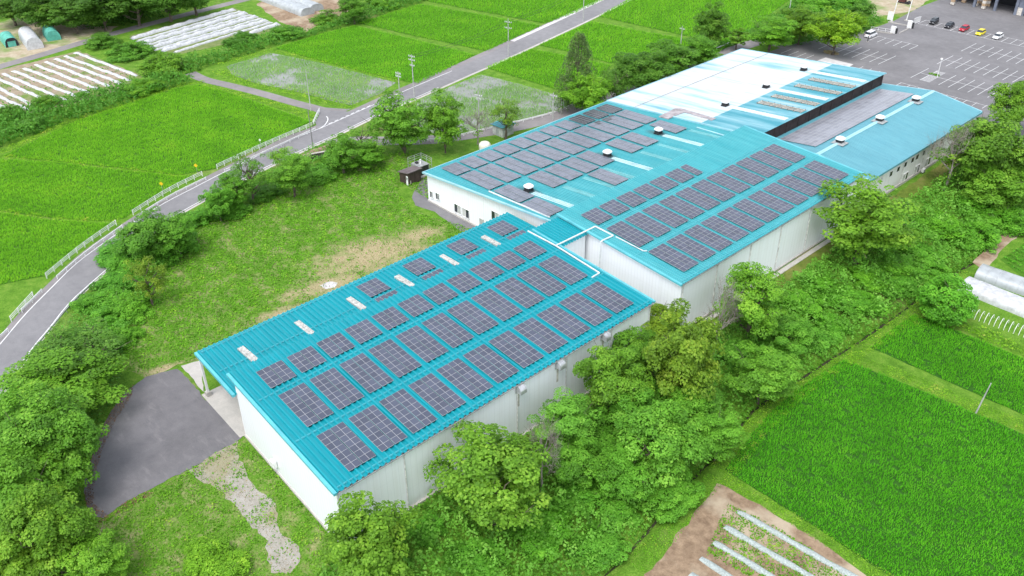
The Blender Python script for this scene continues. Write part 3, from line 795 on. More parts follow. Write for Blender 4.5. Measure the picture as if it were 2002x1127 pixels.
# pale blue gabled building ------------------------------------------------------
blue = empty('blue_roof_building', (-79, 180, 0), 'low gabled building with pale blue roof and rows of windows', 'building')
Y0, Y1 = 156.5, 206.0
P_('wall', WALLOLD, blue, lambda b: (b.prism([(-90.6, Y0 + .5), (-78.5, Y0 + .5), (-78.5, Y1 - .5), (-90.6, Y1 - .5)], .5, [6.8, 8.25, 8.25, 6.8]),
                                     b.prism([(-78.5, Y0 + .5), (-67.7, Y0 + .5), (-67.7, Y1 - .5), (-78.5, Y1 - .5)], .5, [8.25, 6.55, 6.55, 8.25])))
P_('plinth', CONC, blue, lambda b: b.box(-90.8, -67.45, Y0 + .3, Y1 - .3, 0, .55))
RB('roof', (-91.0, Y0, 6.9), (-78.5, Y0, 8.4), (-78.5, Y1, 8.4), (-91.0, Y1, 6.9), .5, .06, .1, .22, BLUE4, blue)
RB('roof', (-78.5, Y0, 8.4), (-67.1, Y0, 6.7), (-67.1, Y1, 6.7), (-78.5, Y1, 8.4), .5, .06, .1, .22, BLUE4, blue)
P_('ridge_cap', TRIM4, blue, lambda b: b.add([(-78.95, Y0, 8.42), (-78.5, Y0, 8.56), (-78.05, Y0, 8.42), (-78.95, Y1, 8.42), (-78.5, Y1, 8.56), (-78.05, Y1, 8.42)], [(0, 1, 4, 3), (1, 2, 5, 4), (0, 2, 1), (3, 4, 5)]))
P_('eave_gutter', BLUE4, blue, lambda b: (b.box(-67.12, -66.9, Y0, Y1, 6.3, 6.72), b.box(-91.0, -90.7, Y0, Y1, 6.86, 7.06)))
P_('gable_trim', TRIM4, blue, lambda b: (b.bar((-91, Y0 - .1, 6.85), (-78.5, Y0 - .1, 8.35), .22, .3), b.bar((-78.5, Y0 - .1, 8.35), (-67.1, Y0 - .1, 6.65), .22, .3),
    b.bar((-91, Y1 + .1, 6.85), (-78.5, Y1 + .1, 8.35), .22, .3), b.bar((-78.5, Y1 + .1, 8.35), (-67.1, Y1 + .1, 6.65), .22, .3)))
for a, c in ((462, 900), (543, 848), (622, 797), (700, 748), (750, 715), (827, 668), (925, 605), (1020, 545), (1097, 497), (1140, 465)):
    p = GV(1660 + a * .1775, 180 + c * .1775, X=-67.7)
    w = P_('window', WHITEM, blue, lambda b: (b.box(-67.75, -67.6, p[1] - .5, p[1] + .5, p[2] - .6, p[2] - .53), b.box(-67.75, -67.6, p[1] - .5, p[1] + .5, p[2] + .53, p[2] + .6)))
    part('pane', GLASS, w, lambda b: b.box(-67.72, -67.63, p[1] - .46, p[1] + .46, p[2] - .53, p[2] + .53))
for a, c in ((615, 935), (745, 850), (865, 770)):
    p = GV(1660 + a * .1775, 180 + c * .1775, X=-67.7)
    w = P_('window', WHITEM, blue, lambda b: (b.box(-67.75, -67.55, p[1] - 1.05, p[1] + 1.05, p[2] - .95, p[2] - .85), b.box(-67.75, -67.55, p[1] - 1.05, p[1] + 1.05, p[2] + .85, p[2] + .92), b.box(-67.74, -67.56, p[1] - .04, p[1] + .04, p[2] - .85, p[2] + .85)))
    part('pane', BLIND, w, lambda b: b.box(-67.72, -67.62, p[1] - 1.0, p[1] - .04, p[2] - .85, p[2] + .85))
    part('pane', GLASS, w, lambda b: b.box(-67.72, -67.62, p[1] + .04, p[1] + 1.0, p[2] - .85, p[2] + .85))
for y in (163, 172, 181, 190): rel(part('downpipe', PIPEW, blue, lambda b: b.tube([(-67.6, y, .3), (-67.6, y, 6.4)], .07, 6)), blue)
p = GV(1660 + 800 * .1775, 180 + 888 * .1775, X=-67.3)
t = empty('air_conditioner', (-67.1, p[1], 0), 'small white air conditioner unit below the pale blue roofed building windows', 'air conditioner')
part('case', WHITEM, t, lambda b: b.box(-.2, .25, -.45, .45, .25, 1.0)); part('fan_grille', GUTTER, t, lambda b: b.tube([(.25, .1, .62), (.29, .1, .62)], .3, 12))
part('foot', DARKM, t, lambda b: (b.box(-.2, .25, -.4, -.3, 0, .25), b.box(-.2, .25, .3, .4, 0, .25)))

# roof ventilators -----------------------------------------------------------------
def ventilator(x, y, z, s, label, flash=False, lean=0, group='roof ventilators'):
    t = empty('roof_ventilator', (x, y, z), label, 'ventilator', group)
    part('base', GALV if flash else DARKM, t, lambda b: b.box(-s * .62, s * .62, -s * .62, s * .62, -.25, .25))
    part('louvre_box', DARKM, t, lambda b: [b.box(-s * (.5 + .05 * (k % 2)), s * (.5 + .05 * (k % 2)), -s * (.5 + .05 * (k % 2)), s * (.5 + .05 * (k % 2)), .25 + k * .16, .41 + k * .16) for k in range(4)])
    def cap(b):
        r = s * .72
        rings = [(r, .86), (r * 1.03, .94), (r * .98, 1.14), (r * .8, 1.25), (r * .45, 1.3)]
        V = []; Fc = []; m = 16
        for q, h in rings:
            for j in range(m):
                a = 2 * math.pi * j / m; e = 4
                cx_, sy_ = math.cos(a), math.sin(a); k = (abs(cx_) ** e + abs(sy_) ** e) ** (-1 / e)
                V.append((q * k * cx_, q * k * sy_, h))
        for i in range(len(rings) - 1):
            for j in range(m): Fc.append((i * m + j, i * m + (j + 1) % m, (i + 1) * m + (j + 1) % m, (i + 1) * m + j))
        Fc += [tuple(range(m - 1, -1, -1)), tuple(range((len(rings) - 1) * m, len(rings) * m))]
        b.add(V, Fc)
    part('cap', WHITEM, t, cap)
    if flash: part('flashing', GUTTER, t, lambda b: (b.box(-s * 1.1, s * 1.1, -s * 1.0, s * 1.0, .02, .1)))
    return t
for (x, y), w in zip(SNOWV, ('nearest', 'middle', 'farthest')):
    ventilator(x, y, z2l(x), 1.12, f'{w} white capped ventilator beside soot stains on the worn teal wing roof')
for (x, y), w in zip(HV, ('nearest', 'middle', 'farthest')):
    ventilator(x, y, z3(x), 1.1, f'{w} ventilator on the bleached white roof')
for y, w in ((164.4, 'nearest'), (180.6, 'middle'), (196.8, 'farthest')):
    ventilator(-78.3, y, 8.4, 1.2, f'{w} ventilator astride the ridge of the pale blue roof', True)

# cable ducts ------------------------------------------------------------------------
def duct(label, P, w=.19, h=.17):
    t = empty('cable_duct', P[0], label, 'cable duct')
    o = Vector(P[0])
    for a, c in zip(P[:-1], P[1:]):
        part('duct_run', DUCTM, t, lambda b: b.bar(Vector(a) - o, Vector(c) - o, w, h))
def on1(a, c): q = GP(a, c, 10.2, -.4 / 27.4, -93.7); return tuple(q)
def on2(a, c): q = GP(a, c, 10.55, -.7 / 27.9, -94.2); return tuple(q)
duct('long white cable duct along the far edge of the near warehouse roof', [on1(1032, 452), on1(1087, 481), on1(1172, 534), on1(1157, 543)])
q5 = on2(1179, 470)
duct('white cable duct crossing the link roof and dropping down the factory gable', [on1(1088, 480), on2(1164, 443), on2(1199, 461), q5, (q5[0], 97.6, q5[2] - .1), (q5[0], 97.6, .4)])
duct('thin white cable duct beside the lower panels at the factory corner', [on2(1204, 463), on2(1258, 491), on2(1265, 491)], .12, .12)
a0 = GP(830 + 630 * .1998, 200 + 872 * .1998, 6.4, 3 / 35.5, -129.5); a1 = GP(830 + 1225 * .1998, 200 + 1127 * .1998, 6.4, 3 / 35.5, -129.5)
duct('white cable duct along the near edge of the wing roof panels', [tuple(a0), tuple(a1)], .2, .2)

# ------------------------------------------------------------------ solar arrays
MODULES = {}
def module_mesh(key, lx, ly, shear, cell):
    if key in MODULES: return MODULES[key]
    b = MB(); f = .017 if cell.name in ('solar_cell', 'dark_solar_cell') else .013 if 'pale' not in cell.name else .035; h = .045
    def sh(V): return [(x, y + shear * x, z) for x, y, z in V]
    X, Yh = lx / 2, ly / 2
    b.mi = 0
    b.add(sh([(-X + f, -Yh + f, h - .004), (X - f, -Yh + f, h - .004), (X - f, Yh - f, h - .004), (-X + f, Yh - f, h - .004)]), [(0, 1, 2, 3)])
    b.mi = 1
    o = [(-X, -Yh), (X, -Yh), (X, Yh), (-X, Yh)]; i = [(-X + f, -Yh + f), (X - f, -Yh + f), (X - f, Yh - f), (-X + f, Yh - f)]
    V = sh([(x, y, h) for x, y in o] + [(x, y, h) for x, y in i] + [(x, y, 0) for x, y in o])
    b.add(V, [(k, (k + 1) % 4, 4 + (k + 1) % 4, 4 + k) for k in range(4)] + [(8 + k, 8 + (k + 1) % 4, (k + 1) % 4, k) for k in range(4)] + [(11, 10, 9, 8)])
    MODULES[key] = b.mesh('solar_module', [cell, FRAME])
    return MODULES[key]
RAILM = bpy.data.materials['dark_metal']
RAILMESH = {}
GAPSHADE = M('dark_teal_gap_shade', (.01, .07, .085), .6, .2, 2)  # shadow colour for the slot between two panel columns
def array(x0, y0, zf, slope, n, label, group, shear, cells, cols=2, across=2, lx=1.07, ly=.91, gap=.13, lift=.30, dark=()):
    t = empty('solar_array', (x0, y0, zf(x0) + lift), label, 'solar array', group)
    t.rotation_euler = (0, -math.atan(slope), 0)
    W = across * ly
    for c in range(cols):
        for w in range(across):
            for r in range(n):
                X, Y = (r + .5) * lx, c * (W + gap) + (w + .5) * ly
                cell = CELLDARK if (c * across + w, r) in dark else cells
                o = link('solar_module', module_mesh((cell.name, lx, ly, shear), lx - .015, ly - .015, shear, cell), t)
                o.location = (X, Y + shear * X, .03)
        key = (n, W, shear, lx)
        if key not in RAILMESH:
            b = MB()
            for q in (.25, .75):
                yy = W * q
                b.add([(0.05, yy - .05, -.2), (n * lx - .05, yy - .05 + shear * n * lx, -.2), (n * lx - .05, yy + .05 + shear * n * lx, -.2), (.05, yy + .05, -.2),
                       (0.05, yy - .05, .02), (n * lx - .05, yy - .05 + shear * n * lx, .02), (n * lx - .05, yy + .05 + shear * n * lx, .02), (.05, yy + .05, .02)],
                      [(3, 2, 1, 0), (4, 5, 6, 7), (0, 1, 5, 4), (1, 2, 6, 5), (2, 3, 7, 6), (3, 0, 4, 7)])
            RAILMESH[key] = b.mesh('mounting_rail', RAILM)
        o = link('mounting_rail', RAILMESH[key], t); o.location = (0, c * (W + gap), 0)
    if cols == 2:  # added dark strip stands in for the shade between the two columns
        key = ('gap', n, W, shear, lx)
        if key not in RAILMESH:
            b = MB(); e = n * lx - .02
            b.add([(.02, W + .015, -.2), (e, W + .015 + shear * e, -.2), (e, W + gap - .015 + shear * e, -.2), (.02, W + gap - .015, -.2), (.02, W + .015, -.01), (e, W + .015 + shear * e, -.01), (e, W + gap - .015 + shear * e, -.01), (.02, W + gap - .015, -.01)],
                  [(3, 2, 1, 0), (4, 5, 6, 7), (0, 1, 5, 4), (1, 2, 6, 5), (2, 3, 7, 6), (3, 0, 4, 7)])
            RAILMESH[key] = b.mesh('gap_shade_strip', GAPSHADE)
        link('gap_shade_strip', RAILMESH[key], t)
ORD = ['first', 'second', 'third', 'fourth', 'fifth', 'sixth', 'seventh', 'eighth', 'ninth', 'tenth', 'eleventh', 'twelfth']
g1 = 'solar arrays on the near warehouse roof'
for k in range(11):
    for X, n, ll_, nm in ((-91.1, 4, 1.045, 'short upper'), (-85.05, 7, 1.07, 'middle'), (-75.45, 7, 1.07, 'lower')):
        y = 39.95 + S1 * (X + 91.1) + 4.6 * k
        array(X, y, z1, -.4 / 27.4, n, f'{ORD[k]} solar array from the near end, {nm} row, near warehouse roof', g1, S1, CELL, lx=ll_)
for k in range(4):
    y = 63.6 + 9.1 * k - (.1 if k else 0)
    array(-102.75, y, lambda X: 7.2, 0, 4, f'{ORD[k]} square solar array from the near end, canopy roof of the near warehouse', 'square solar arrays on the canopy', -.02, CELL, lx=1.0)
    array(-97.9, y - .0, lambda X: 7.2, 0, 1, f'{ORD[k]} single strip of modules from the near end, canopy roof of near warehouse', 'single module strips on the canopy', -.02, CELL, lx=1.1, lift=.29)
g2 = 'solar arrays on the high hall roof of the middle factory'
for k in range(11):
    for X, n, nm in ((-84.95, 7, 'middle'), (-75.6, 7, 'lower')):
        y = 101.25 - .065 * (X + 84.95) + 4.54 * k
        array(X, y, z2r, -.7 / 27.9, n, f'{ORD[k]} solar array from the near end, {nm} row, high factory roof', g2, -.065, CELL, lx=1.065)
for k in range(7):
    array(-90.9, 101.5 + 4.5 * k, z2r, -.7 / 27.9, 4, (f'{ORD[k]} solar array from the near end, short upper row, high factory roof' if k < 6 else 'narrow single column solar array ending the short upper row, high factory roof'), g2, -.065, CELL, cols=2 if k < 6 else 1, lx=1.04)
g3 = 'solar arrays on the worn wing roof of the middle factory'
zl = lambda X: z2l(X) - .02
for k in range(11):
    dk = k >= 8
    array(-128.1, 101.65 + 4.49 * k, zl, 3 / 35.5, 5, (f'{ORD[k]} solar array from the near end, eave row, worn teal wing roof' if not dk else f'dark solar array at the far eave corner, {["third", "second", "last"][k - 8]} from the end'.replace('last from the end', 'the very last')), g3, -.09, CELLDARK if dk else CELLFAR, lx=1.07)
    dark = ((2, 0), (3, 0), (2, 1), (3, 1)) if k == 9 else ((2, 0), (3, 0), (2, 1)) if k == 8 else ()
    if k == 9: dark = ((0, 0), (0, 1), (1, 0), (1, 1), (2, 0), (3, 0))
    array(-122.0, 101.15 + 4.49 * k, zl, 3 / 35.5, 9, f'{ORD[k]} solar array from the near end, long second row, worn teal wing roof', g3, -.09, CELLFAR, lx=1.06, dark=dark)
kc = 0
for k, y in enumerate((100.45, 109.0, 113.4, 117.85, 122.3, 131.0, 135.7, 145.0)):
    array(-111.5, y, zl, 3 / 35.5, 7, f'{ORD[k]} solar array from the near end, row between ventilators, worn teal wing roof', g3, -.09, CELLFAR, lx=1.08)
array(-103.3, 99.5, zl, 3 / 35.5, 7, 'lowest solar array at the near edge of the worn teal wing roof', g3, -.09, CELLFAR, lx=1.07)
array(-103.3, 116.75, zl, 3 / 35.5, 7, 'solitary lowest solar array halfway along the worn teal wing roof', g3, -.09, CELLFAR, lx=1.07)
array(-89.0, 159.6, lambda X: 6.9 + .12 * (X + 91), .12, 8, 'one broad pale solar array covering the left slope of the pale blue roof', None, 0, CELLGREY, cols=1, across=25, lx=1.03, ly=1.67, lift=.16)

# ------------------------------------------------------------------ fields
def paddy(name, P, z, label, spacing, size, seed, colour=(1, 1, 1, 1), base=MUD, keep=1.0, thin=None, jit=.45, blades=5, ln=(.35, 1.0), bw=.12, holes=.0):
    f = sheet(name, P, z + .02, base, .12, 1.2, seed)
    P = np.array(P); lo, hi = P.min(0), P.max(0)
    sx_, sy_ = spacing
    gx, gy = np.meshgrid(np.arange(lo[0], hi[0], sx_), np.arange(lo[1], hi[1], sy_))
    r = np.random.default_rng(seed)
    x = gx.ravel() + r.normal(0, sx_ * jit, gx.size); y = gy.ravel() + r.normal(0, sy_ * jit * .4, gx.size)
    k = inpoly(x, y, P)
    gap = noise(x, y, 2.2, seed, 9) + .55 * noise(x, y, .9, seed + 1, 9) + .35 * noise(x, y, 9, seed + 2)
    k &= (gap + r.normal(0, .3, x.size)) > -2.0
    A_ = (hi[0] - lo[0]) * (hi[1] - lo[1]); nh = int(A_ * holes)
    hx, hy, hr = r.uniform(lo[0], hi[0], nh), r.uniform(lo[1], hi[1], nh), r.uniform(.14, .40, nh) * (size / .38)
    cell = 1.0; near_ = {}
    for a_, b_, c_ in zip(hx, hy, hr): near_.setdefault((int(a_ // cell), int(b_ // cell)), []).append((a_, b_, c_))
    ci, cj = (x // cell).astype(int), (y // cell).astype(int)
    if holes:
        hid = np.array([any((x[q] - a_) ** 2 * .45 + (y[q] - b_) ** 2 * 1.6 < c_ * c_ for da in (-1, 0, 1) for db in (-1, 0, 1) for a_, b_, c_ in near_.get((ci[q] + da, cj[q] + db), ())) if k[q] else False for q in range(len(x))])
        k &= ~hid
    if keep < 1: k &= r.random(x.size) < keep
    if thin is not None: k &= thin(x, y, r)
    x, y = x[k], y[k]; n = len(x)
    tone = np.clip(.52 + .16 * noise(x, y, 14, seed + 3) + .13 * noise(x, y, 2.5, seed + 4) + r.normal(0, .09, n), 0, 1)
    hgt = size * (1 + .14 * noise(x, y, 3, seed + 5) + r.normal(0, .10, n))
    V = np.zeros((n, blades, 3, 3)); A = np.zeros((n, blades, 3))
    for b in range(blades):
        a = r.uniform(0, 2 * np.pi, n); lean = r.uniform(ln[0], ln[1], n) * hgt; w = size * bw * r.uniform(.7, 1.3, n)
        ca, sa = np.cos(a), np.sin(a)
        V[:, b, 0] = np.stack([x - sa * w, y + ca * w, np.full(n, z + .03)], -1)
        V[:, b, 1] = np.stack([x + sa * w, y - ca * w, np.full(n, z + .03)], -1)
        V[:, b, 2] = np.stack([x + ca * lean, y + sa * lean, z + hgt * r.uniform(.8, 1.05, n)], -1)
        tt = np.clip(tone + r.normal(0, .08, n), 0, 1)
        A[:, b, 0] = A[:, b, 1] = tt * .85; A[:, b, 2] = tt
    m = n * blades
    me = npmesh('rice_plants', V.reshape(-1, 3), np.arange(m * 3).reshape(-1, 3), RICE, A.ravel())
    o = link('rice_plants', me); o.color = colour
    props(o, label, 'rice', kind='stuff')
    return f
paddy('paddy_field', px([(6, 306), (140, 241), (245, 206), (350, 172), (392, 166), (470, 190), (608, 238), (515, 285), (420, 331), (350, 343), (210, 326)]), 0, 'bright green rice in the large field inside the road bend', (.33, .28), .40, 21, (1.05, 1.04, 1, 1), MUD3, holes=.05)
paddy('paddy_field', px([(-60, 318), (0, 312), (110, 318), (210, 331), (376, 347), (296, 389), (255, 418), (246, 427), (196, 433), (90, 425), (-60, 404)]), 0, 'rice in the second field left of the road bend', (.33, .28), .40, 22, (1.05, 1.04, 1, 1), MUD3, holes=.05)
paddy('paddy_field', px([(-60, 408), (0, 417), (90, 430), (195, 437), (224, 438), (160, 484), (90, 540), (60, 545), (0, 558), (-60, 570)]), 0, 'rice in the lowest field on the left beside the railing', (.32, .27), .40, 23, (1.05, 1.04, 1, 1), MUD3, holes=.05)
WETP = px([(442, 130), (529, 104), (620, 122), (774, 162), (740, 185), (687, 206), (640, 196), (588, 181), (500, 163), (455, 147)])
def wet1(x, y, r):
    q = noise(x, y, 22, 31) + .6 * noise(x, y, 7, 32)
    return r.random(x.size) < np.clip(1.25 + .8 * q, .12, 1)
paddy('flooded_paddy', WETP, 0, 'thin rice standing in the flooded field by the side lane', (.32, .28), .42, 24, (1.05, .95, 2.2, 1), WATER, thin=wet1, blades=4, bw=.07)
paddy('paddy_field', px([(538, 95), (620, 70), (693, 51), (800, 76), (928, 108), (880, 134), (816, 165), (740, 148), (650, 126)]), 0, 'rice in the field beyond the flooded one', (.46, .36), .5, 25, (.9, .98, 1, 1))
paddy('paddy_field', px([(702, 46), (770, 24), (822, 9), (940, 30), (1060, 52), (1010, 74), (952, 101), (820, 73)]), 0, 'rice in the fourth field back along the straight road', (.52, .42), .55, 26, (.88, .95, 1, 1))
paddy('paddy_field', px([(838, 4), (900, -22), (1010, -60), (1250, -40), (1182, 0), (1125, 26), (1068, 47), (950, 25)]), 0, 'rice in the farthest field left of the straight road', (.6, .48), .6, 27, (.9, .97, 1, 1))
paddy('paddy_field', px([(1170, 33), (1226, 1), (1330, -46), (1600, -40), (1519, 18), (1456, 69), (1350, 73)]), 0, 'rice in the broad far field right of the straight road', (.6, .48), .6, 28, (.95, 1, 1, 1))
paddy('paddy_field', px([(1055, 89), (1158, 43), (1250, 62), (1348, 78), (1445, 76), (1380, 120), (1192, 124), (1120, 104)]), 0, 'rice in the field right of the road behind the hedge', (.5, .42), .55, 29, (.95, 1, 1, 1))
paddy('paddy_field', px([(950, 133), (1038, 97), (1110, 110), (1194, 129), (1150, 180), (1086, 175), (1020, 155)]), 0, 'rice in the small field beside the pine tree', (.46, .36), .5, 30, (.97, 1, 1, 1))
def wet2(x, y, r):
    q = noise(x, y, 18, 33) + .6 * noise(x, y, 5, 34)
    return r.random(x.size) < np.clip(1.0 + .8 * q, .1, 1)
paddy('flooded_paddy', px([(812, 199), (870, 174), (940, 146), (1020, 166), (1102, 190), (1106, 208), (1060, 226), (1000, 243), (915, 262), (850, 262), (800, 240)]), 0, 'sparse rice in the flooded field behind the factory', (.32, .28), .42, 31, (1.05, .95, 2.2, 1), WATER, thin=wet2, blades=4, bw=.07)
R1P = px([(1418, 919), (1480, 836), (1520, 795), (1560, 762), (1605, 732), (1649, 705), (1710, 727), (1792, 761), (1900, 806), (2002, 851), (2200, 935), (2200, 1300), (1980, 1280), (1741, 1127), (1600, 1036)], LOW)
paddy('paddy_field', R1P, LOW, 'dense rice in the large low field at bottom right', (.22, .32), .38, 41, (.64, .98, .95, 1), MUD2, holes=.16, ln=(.25, .75), jit=.3)
paddy('paddy_field', px([(1703, 680), (1740, 648), (1786, 616), (1830, 631), (1900, 660), (2002, 702), (2160, 765), (2160, 880), (2002, 812), (1827, 735), (1760, 706)], LOW), LOW, 'rice in the upper low field beside the round bush', (.22, .32), .38, 42, (.72, 1.0, .95, 1), MUD2, holes=.14, ln=(.25, .75), jit=.3)
# bare soil plots
sheet('tunnel_plot', px([(1404, 946), (1480, 985), (1600, 1058), (1690, 1127), (1760, 1190), (1240, 1190), (1262, 1127), (1302, 1076), (1361, 999)], LOW), LOW + .02, SOIL, .3, 1.2, 51)
sheet('farm_track', px([(1900, 512), (1950, 462), (2002, 428), (2060, 390), (2120, 430), (2002, 452), (1962, 486), (1925, 530)], LOW), LOW + .02, SOIL, .2, 1.2, 52)
sheet('crop_plot', px([(1955, 508), (2002, 478), (2080, 430), (2120, 520), (2002, 545)], LOW), LOW + .03, MUD, .1, 1.5, 53)
sheet('mulch_plot', px([(-60, 155), (0, 137), (155, 100), (280, 150), (230, 178), (130, 208), (60, 222), (-60, 240)]), .015, mat_soil('mulch_soil', (.22, .17, .12), (.36, .30, .22), (.14, .22, .05), .7), .3, 2, 54)
sheet('tunnel_field', px([(250, 72), (455, 15), (555, 52), (480, 78), (345, 108)]), .015, mat_soil('tunnel_soil', (.08, .15, .03), (.22, .24, .10), None, .7), .3, 2, 55)
sheet('bare_plot', px([(500, 8), (545, -10), (660, -10), (690, 20), (640, 40), (600, 62), (540, 40)]), .015, SOIL, .4, 2, 56)
sheet('tent_yard', px([(-40, 120), (-40, 60), (40, 30), (180, 52), (230, 52), (200, 75), (100, 100), (0, 126)]), .012, DRYSOIL, .5, 2, 57)

# row covers: wavy film tunnels, one for each bed
def row_cover(P0, P1, w, h, label, group, mat, cat='row cover', wav=.12, seed=0, z=0.0):
    r = random.Random(seed); P0, P1 = np.array(P0[:2]), np.array(P1[:2])
    d = P1 - P0; L = np.hypot(*d); d = d / L; nn_ = np.array([-d[1], d[0]])
    n = max(6, int(L / .9)); V = []; Fc = []; m = 7
    ph = r.uniform(0, 6)
    for i in range(n + 1):
        s = L * i / n
        e = min(1, min(i, n - i) / 1.2 + .15)
        off = wav * math.sin(s * .55 + ph) + wav * .5 * math.sin(s * 1.7 + ph * 2)
        ww = w / 2 * (1 + .12 * math.sin(s * 1.1 + ph * 3) + r.uniform(-.07, .07)); hh = h * e * (1 + .16 * math.sin(s * 1.45 + ph) + r.uniform(-.1, .1))
        for j in range(m):
            a = math.pi * j / (m - 1)
            q = P0 + d * s + nn_ * (off + ww * math.cos(a))
            V.append((q[0] - P0[0], q[1] - P0[1], hh * math.sin(a) ** .8 + .01 if 0 < j < m - 1 else -.02))
    for i in range(n):
        for j in range(m - 1): Fc.append((i * m + j, i * m + j + 1, (i + 1) * m + j + 1, (i + 1) * m + j))
    Fc += [tuple(range(m)), tuple(range(n * m + m - 1, n * m - 1, -1))]
    me = bpy.data.meshes.new('row_cover'); me.from_pydata(V, [], Fc); me.materials.append(mat); me.shade_smooth()
    o = link('row_cover', me); o.location = (P0[0], P0[1], z)
    props(o, label, cat, group)
c4 = lambda a, b: G(a * .19527, b * .19527)
rowsA = [((750, 530), (1375, 765)), ((645, 565), (1300, 810)), ((550, 592), (1210, 840)), ((450, 622), (1100, 870)), ((345, 650), (985, 900)), ((235, 685), (885, 935)), ((130, 712), (760, 968)), ((25, 740), (655, 1010)), ((-80, 762), (400, 985)), ((-160, 812), (330, 1060)), ((-160, 900), (290, 1108)), ((-160, 1000), (45, 1085))]
for k, (a, b) in enumerate(rowsA):
    row_cover(c4(*a), c4(*b), .98, .4, f'{ORD[k]} thin white row cover from the right in the plot below the farm lane', 'white row covers in the left plot', PLASTIC, seed=k)
c5 = lambda a, b: G(330 + a * .2348, b * .2348)
rowsB = [((-312, 330), (550, 85)), ((-272, 352), (605, 98)), ((-232, 372), (650, 113)), ((-190, 388), (690, 128)), ((-155, 408), (735, 142)), ((-120, 425), (780, 157)), ((-60, 432), (822, 175)), ((40, 445), (862, 190)), ((665, 288), (918, 205))]
for k, (a, b) in enumerate(rowsB):
    big = k in (0, 2, 4, 6, 8)
    row_cover(c5(*a), c5(*b), 1.65 if big else .9, .8 if big else .5, f'{ORD[k]} white film tunnel from the lane in the dense tunnel field', 'white film tunnels in the upper left field', PLASTIC, 'film tunnel', .08, 40 + k)
for k, (a, b) in enumerate((((1440, 1000), (1690, 1142)), ((1416, 1030), (1620, 1150)), ((1394, 1061), (1545, 1150)), ((1369, 1092), (1470, 1158)), ((1350, 1122), (1400, 1160)))):
    row_cover(G(a[0], a[1], LOW), G(b[0], b[1], LOW), .85, .36, f'{ORD[k]} net tunnel from the rice field in the bottom right plot', 'net tunnels in the bottom right plot', NET, 'net tunnel', .03, 70 + k, LOW)

# arched tunnels and tents
def arch(name, P0, P1, w, h, label, cat, mat, z=0, group=None, ends=None, ribs=True, flap=None):
    P0, P1 = np.array(P0[:2]), np.array(P1[:2]); d = P1 - P0; L = np.hypot(*d)
    t = empty(name, (P0[0], P0[1], z), label, cat, group, math.atan2(d[1], d[0]))
    m = 13; n = max(3, int(L / 1.6)); V = []; Fc = []
    for i in range(n + 1):
        for j in range(m):
            a = math.pi * j / (m - 1); k = 1 + .015 * math.sin(i * 2.1 + j)
            V.append((L * i / n, -w / 2 * math.copysign(abs(math.cos(a)) ** .7, math.cos(a)) * k, h * math.sin(a) ** .75 * (1 - .02 * (i % 2)) if 0 < j < m - 1 else 0))
    for i in range(n):
        for j in range(m - 1): Fc.append((i * m + j, (i + 1) * m + j, (i + 1) * m + j + 1, i * m + j + 1))
    b = MB(); b.add(V, Fc); b.build('cover', mat, t, True)
    for e, i in (('near_end', 0), ('far_end', n)):
        b = MB(); b.add(V[i * m:(i + 1) * m], [tuple(range(m))]); b.build('end_panel', ends or mat, t)
    if ribs:
        for i in range(0, n + 1, max(1, n // 10)):
            part('hoop', GALV, t, lambda b: b.tube([(v[0], v[1] * 1.005, v[2] * 1.01) for v in V[i * m:(i + 1) * m]], .03, 4))
    if flap: part('door_flap', flap, t, lambda b: b.box(-.06, -.02, -w * .3, w * .3, .05, h * .62))
    return t
arch('film_greenhouse', G(602, 30), G(508, -6), 5.0, 2.3, 'front one of two clear film greenhouses beyond the tunnel field', 'greenhouse', FILMCLEAR, group='two clear film greenhouses')
arch('film_greenhouse', G(620, 22), G(535, -10), 5.0, 2.3, 'rear one of two clear film greenhouses beyond the tunnel field', 'greenhouse', FILMCLEAR, group='two clear film greenhouses')
c1 = lambda a, b: G(a * .19527, b * .19527)
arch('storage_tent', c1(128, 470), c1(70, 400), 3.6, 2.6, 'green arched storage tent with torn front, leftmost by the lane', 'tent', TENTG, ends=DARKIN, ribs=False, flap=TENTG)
arch('storage_tent', c1(362, 495), c1(275, 380), 4.4, 3.4, 'white arched storage tent between two green tents', 'tent', PLASTIC, ribs=False)
arch('storage_tent', c1(548, 408), c1(500, 345), 3.8, 2.9, 'green arched storage tent right of the white tent', 'tent', TENTG, ribs=False, flap=TENTG)
c2 = lambda a, b: G(1780 + a * .2308, 440 + b * .2308, LOW)
arch('film_greenhouse', c2(575, 415), c2(1400, 700), 4.4, 1.7, 'clear film greenhouse with sagging cover at the right edge', 'greenhouse', FILMCLEAR, LOW)
arch('covered_tunnel', c2(450, 520), c2(1400, 900), 4.6, 1.6, 'smooth white covered tunnel beside the round bush', 'tunnel', PLASTIC, LOW, ribs=False)
t = empty('hoop_frame', (*c2(480, 735)[:2], LOW), 'row of bare white tunnel hoops beside the white covered tunnel', 'hoop frame')
hp0, hp1 = c2(482, 745), c2(1150, 985)
for i in range(17):
    q = hp0 + (hp1 - hp0) * i / 16 - np.array([*hp0[:2], LOW]) + (hp0 - np.array([*c2(480, 735)[:2], LOW])); d = (hp1 - hp0)[:2]; d = d / np.hypot(*d); nv = np.array([-d[1], d[0]])
    part('hoop', WHITEM, t, lambda b: b.tube([(q[0] + nv[0] * 1.3 * math.cos(a), q[1] + nv[1] * 1.3 * math.cos(a), 1.15 * math.sin(a)) for a in np.linspace(0, math.pi, 9)], .045, 4))

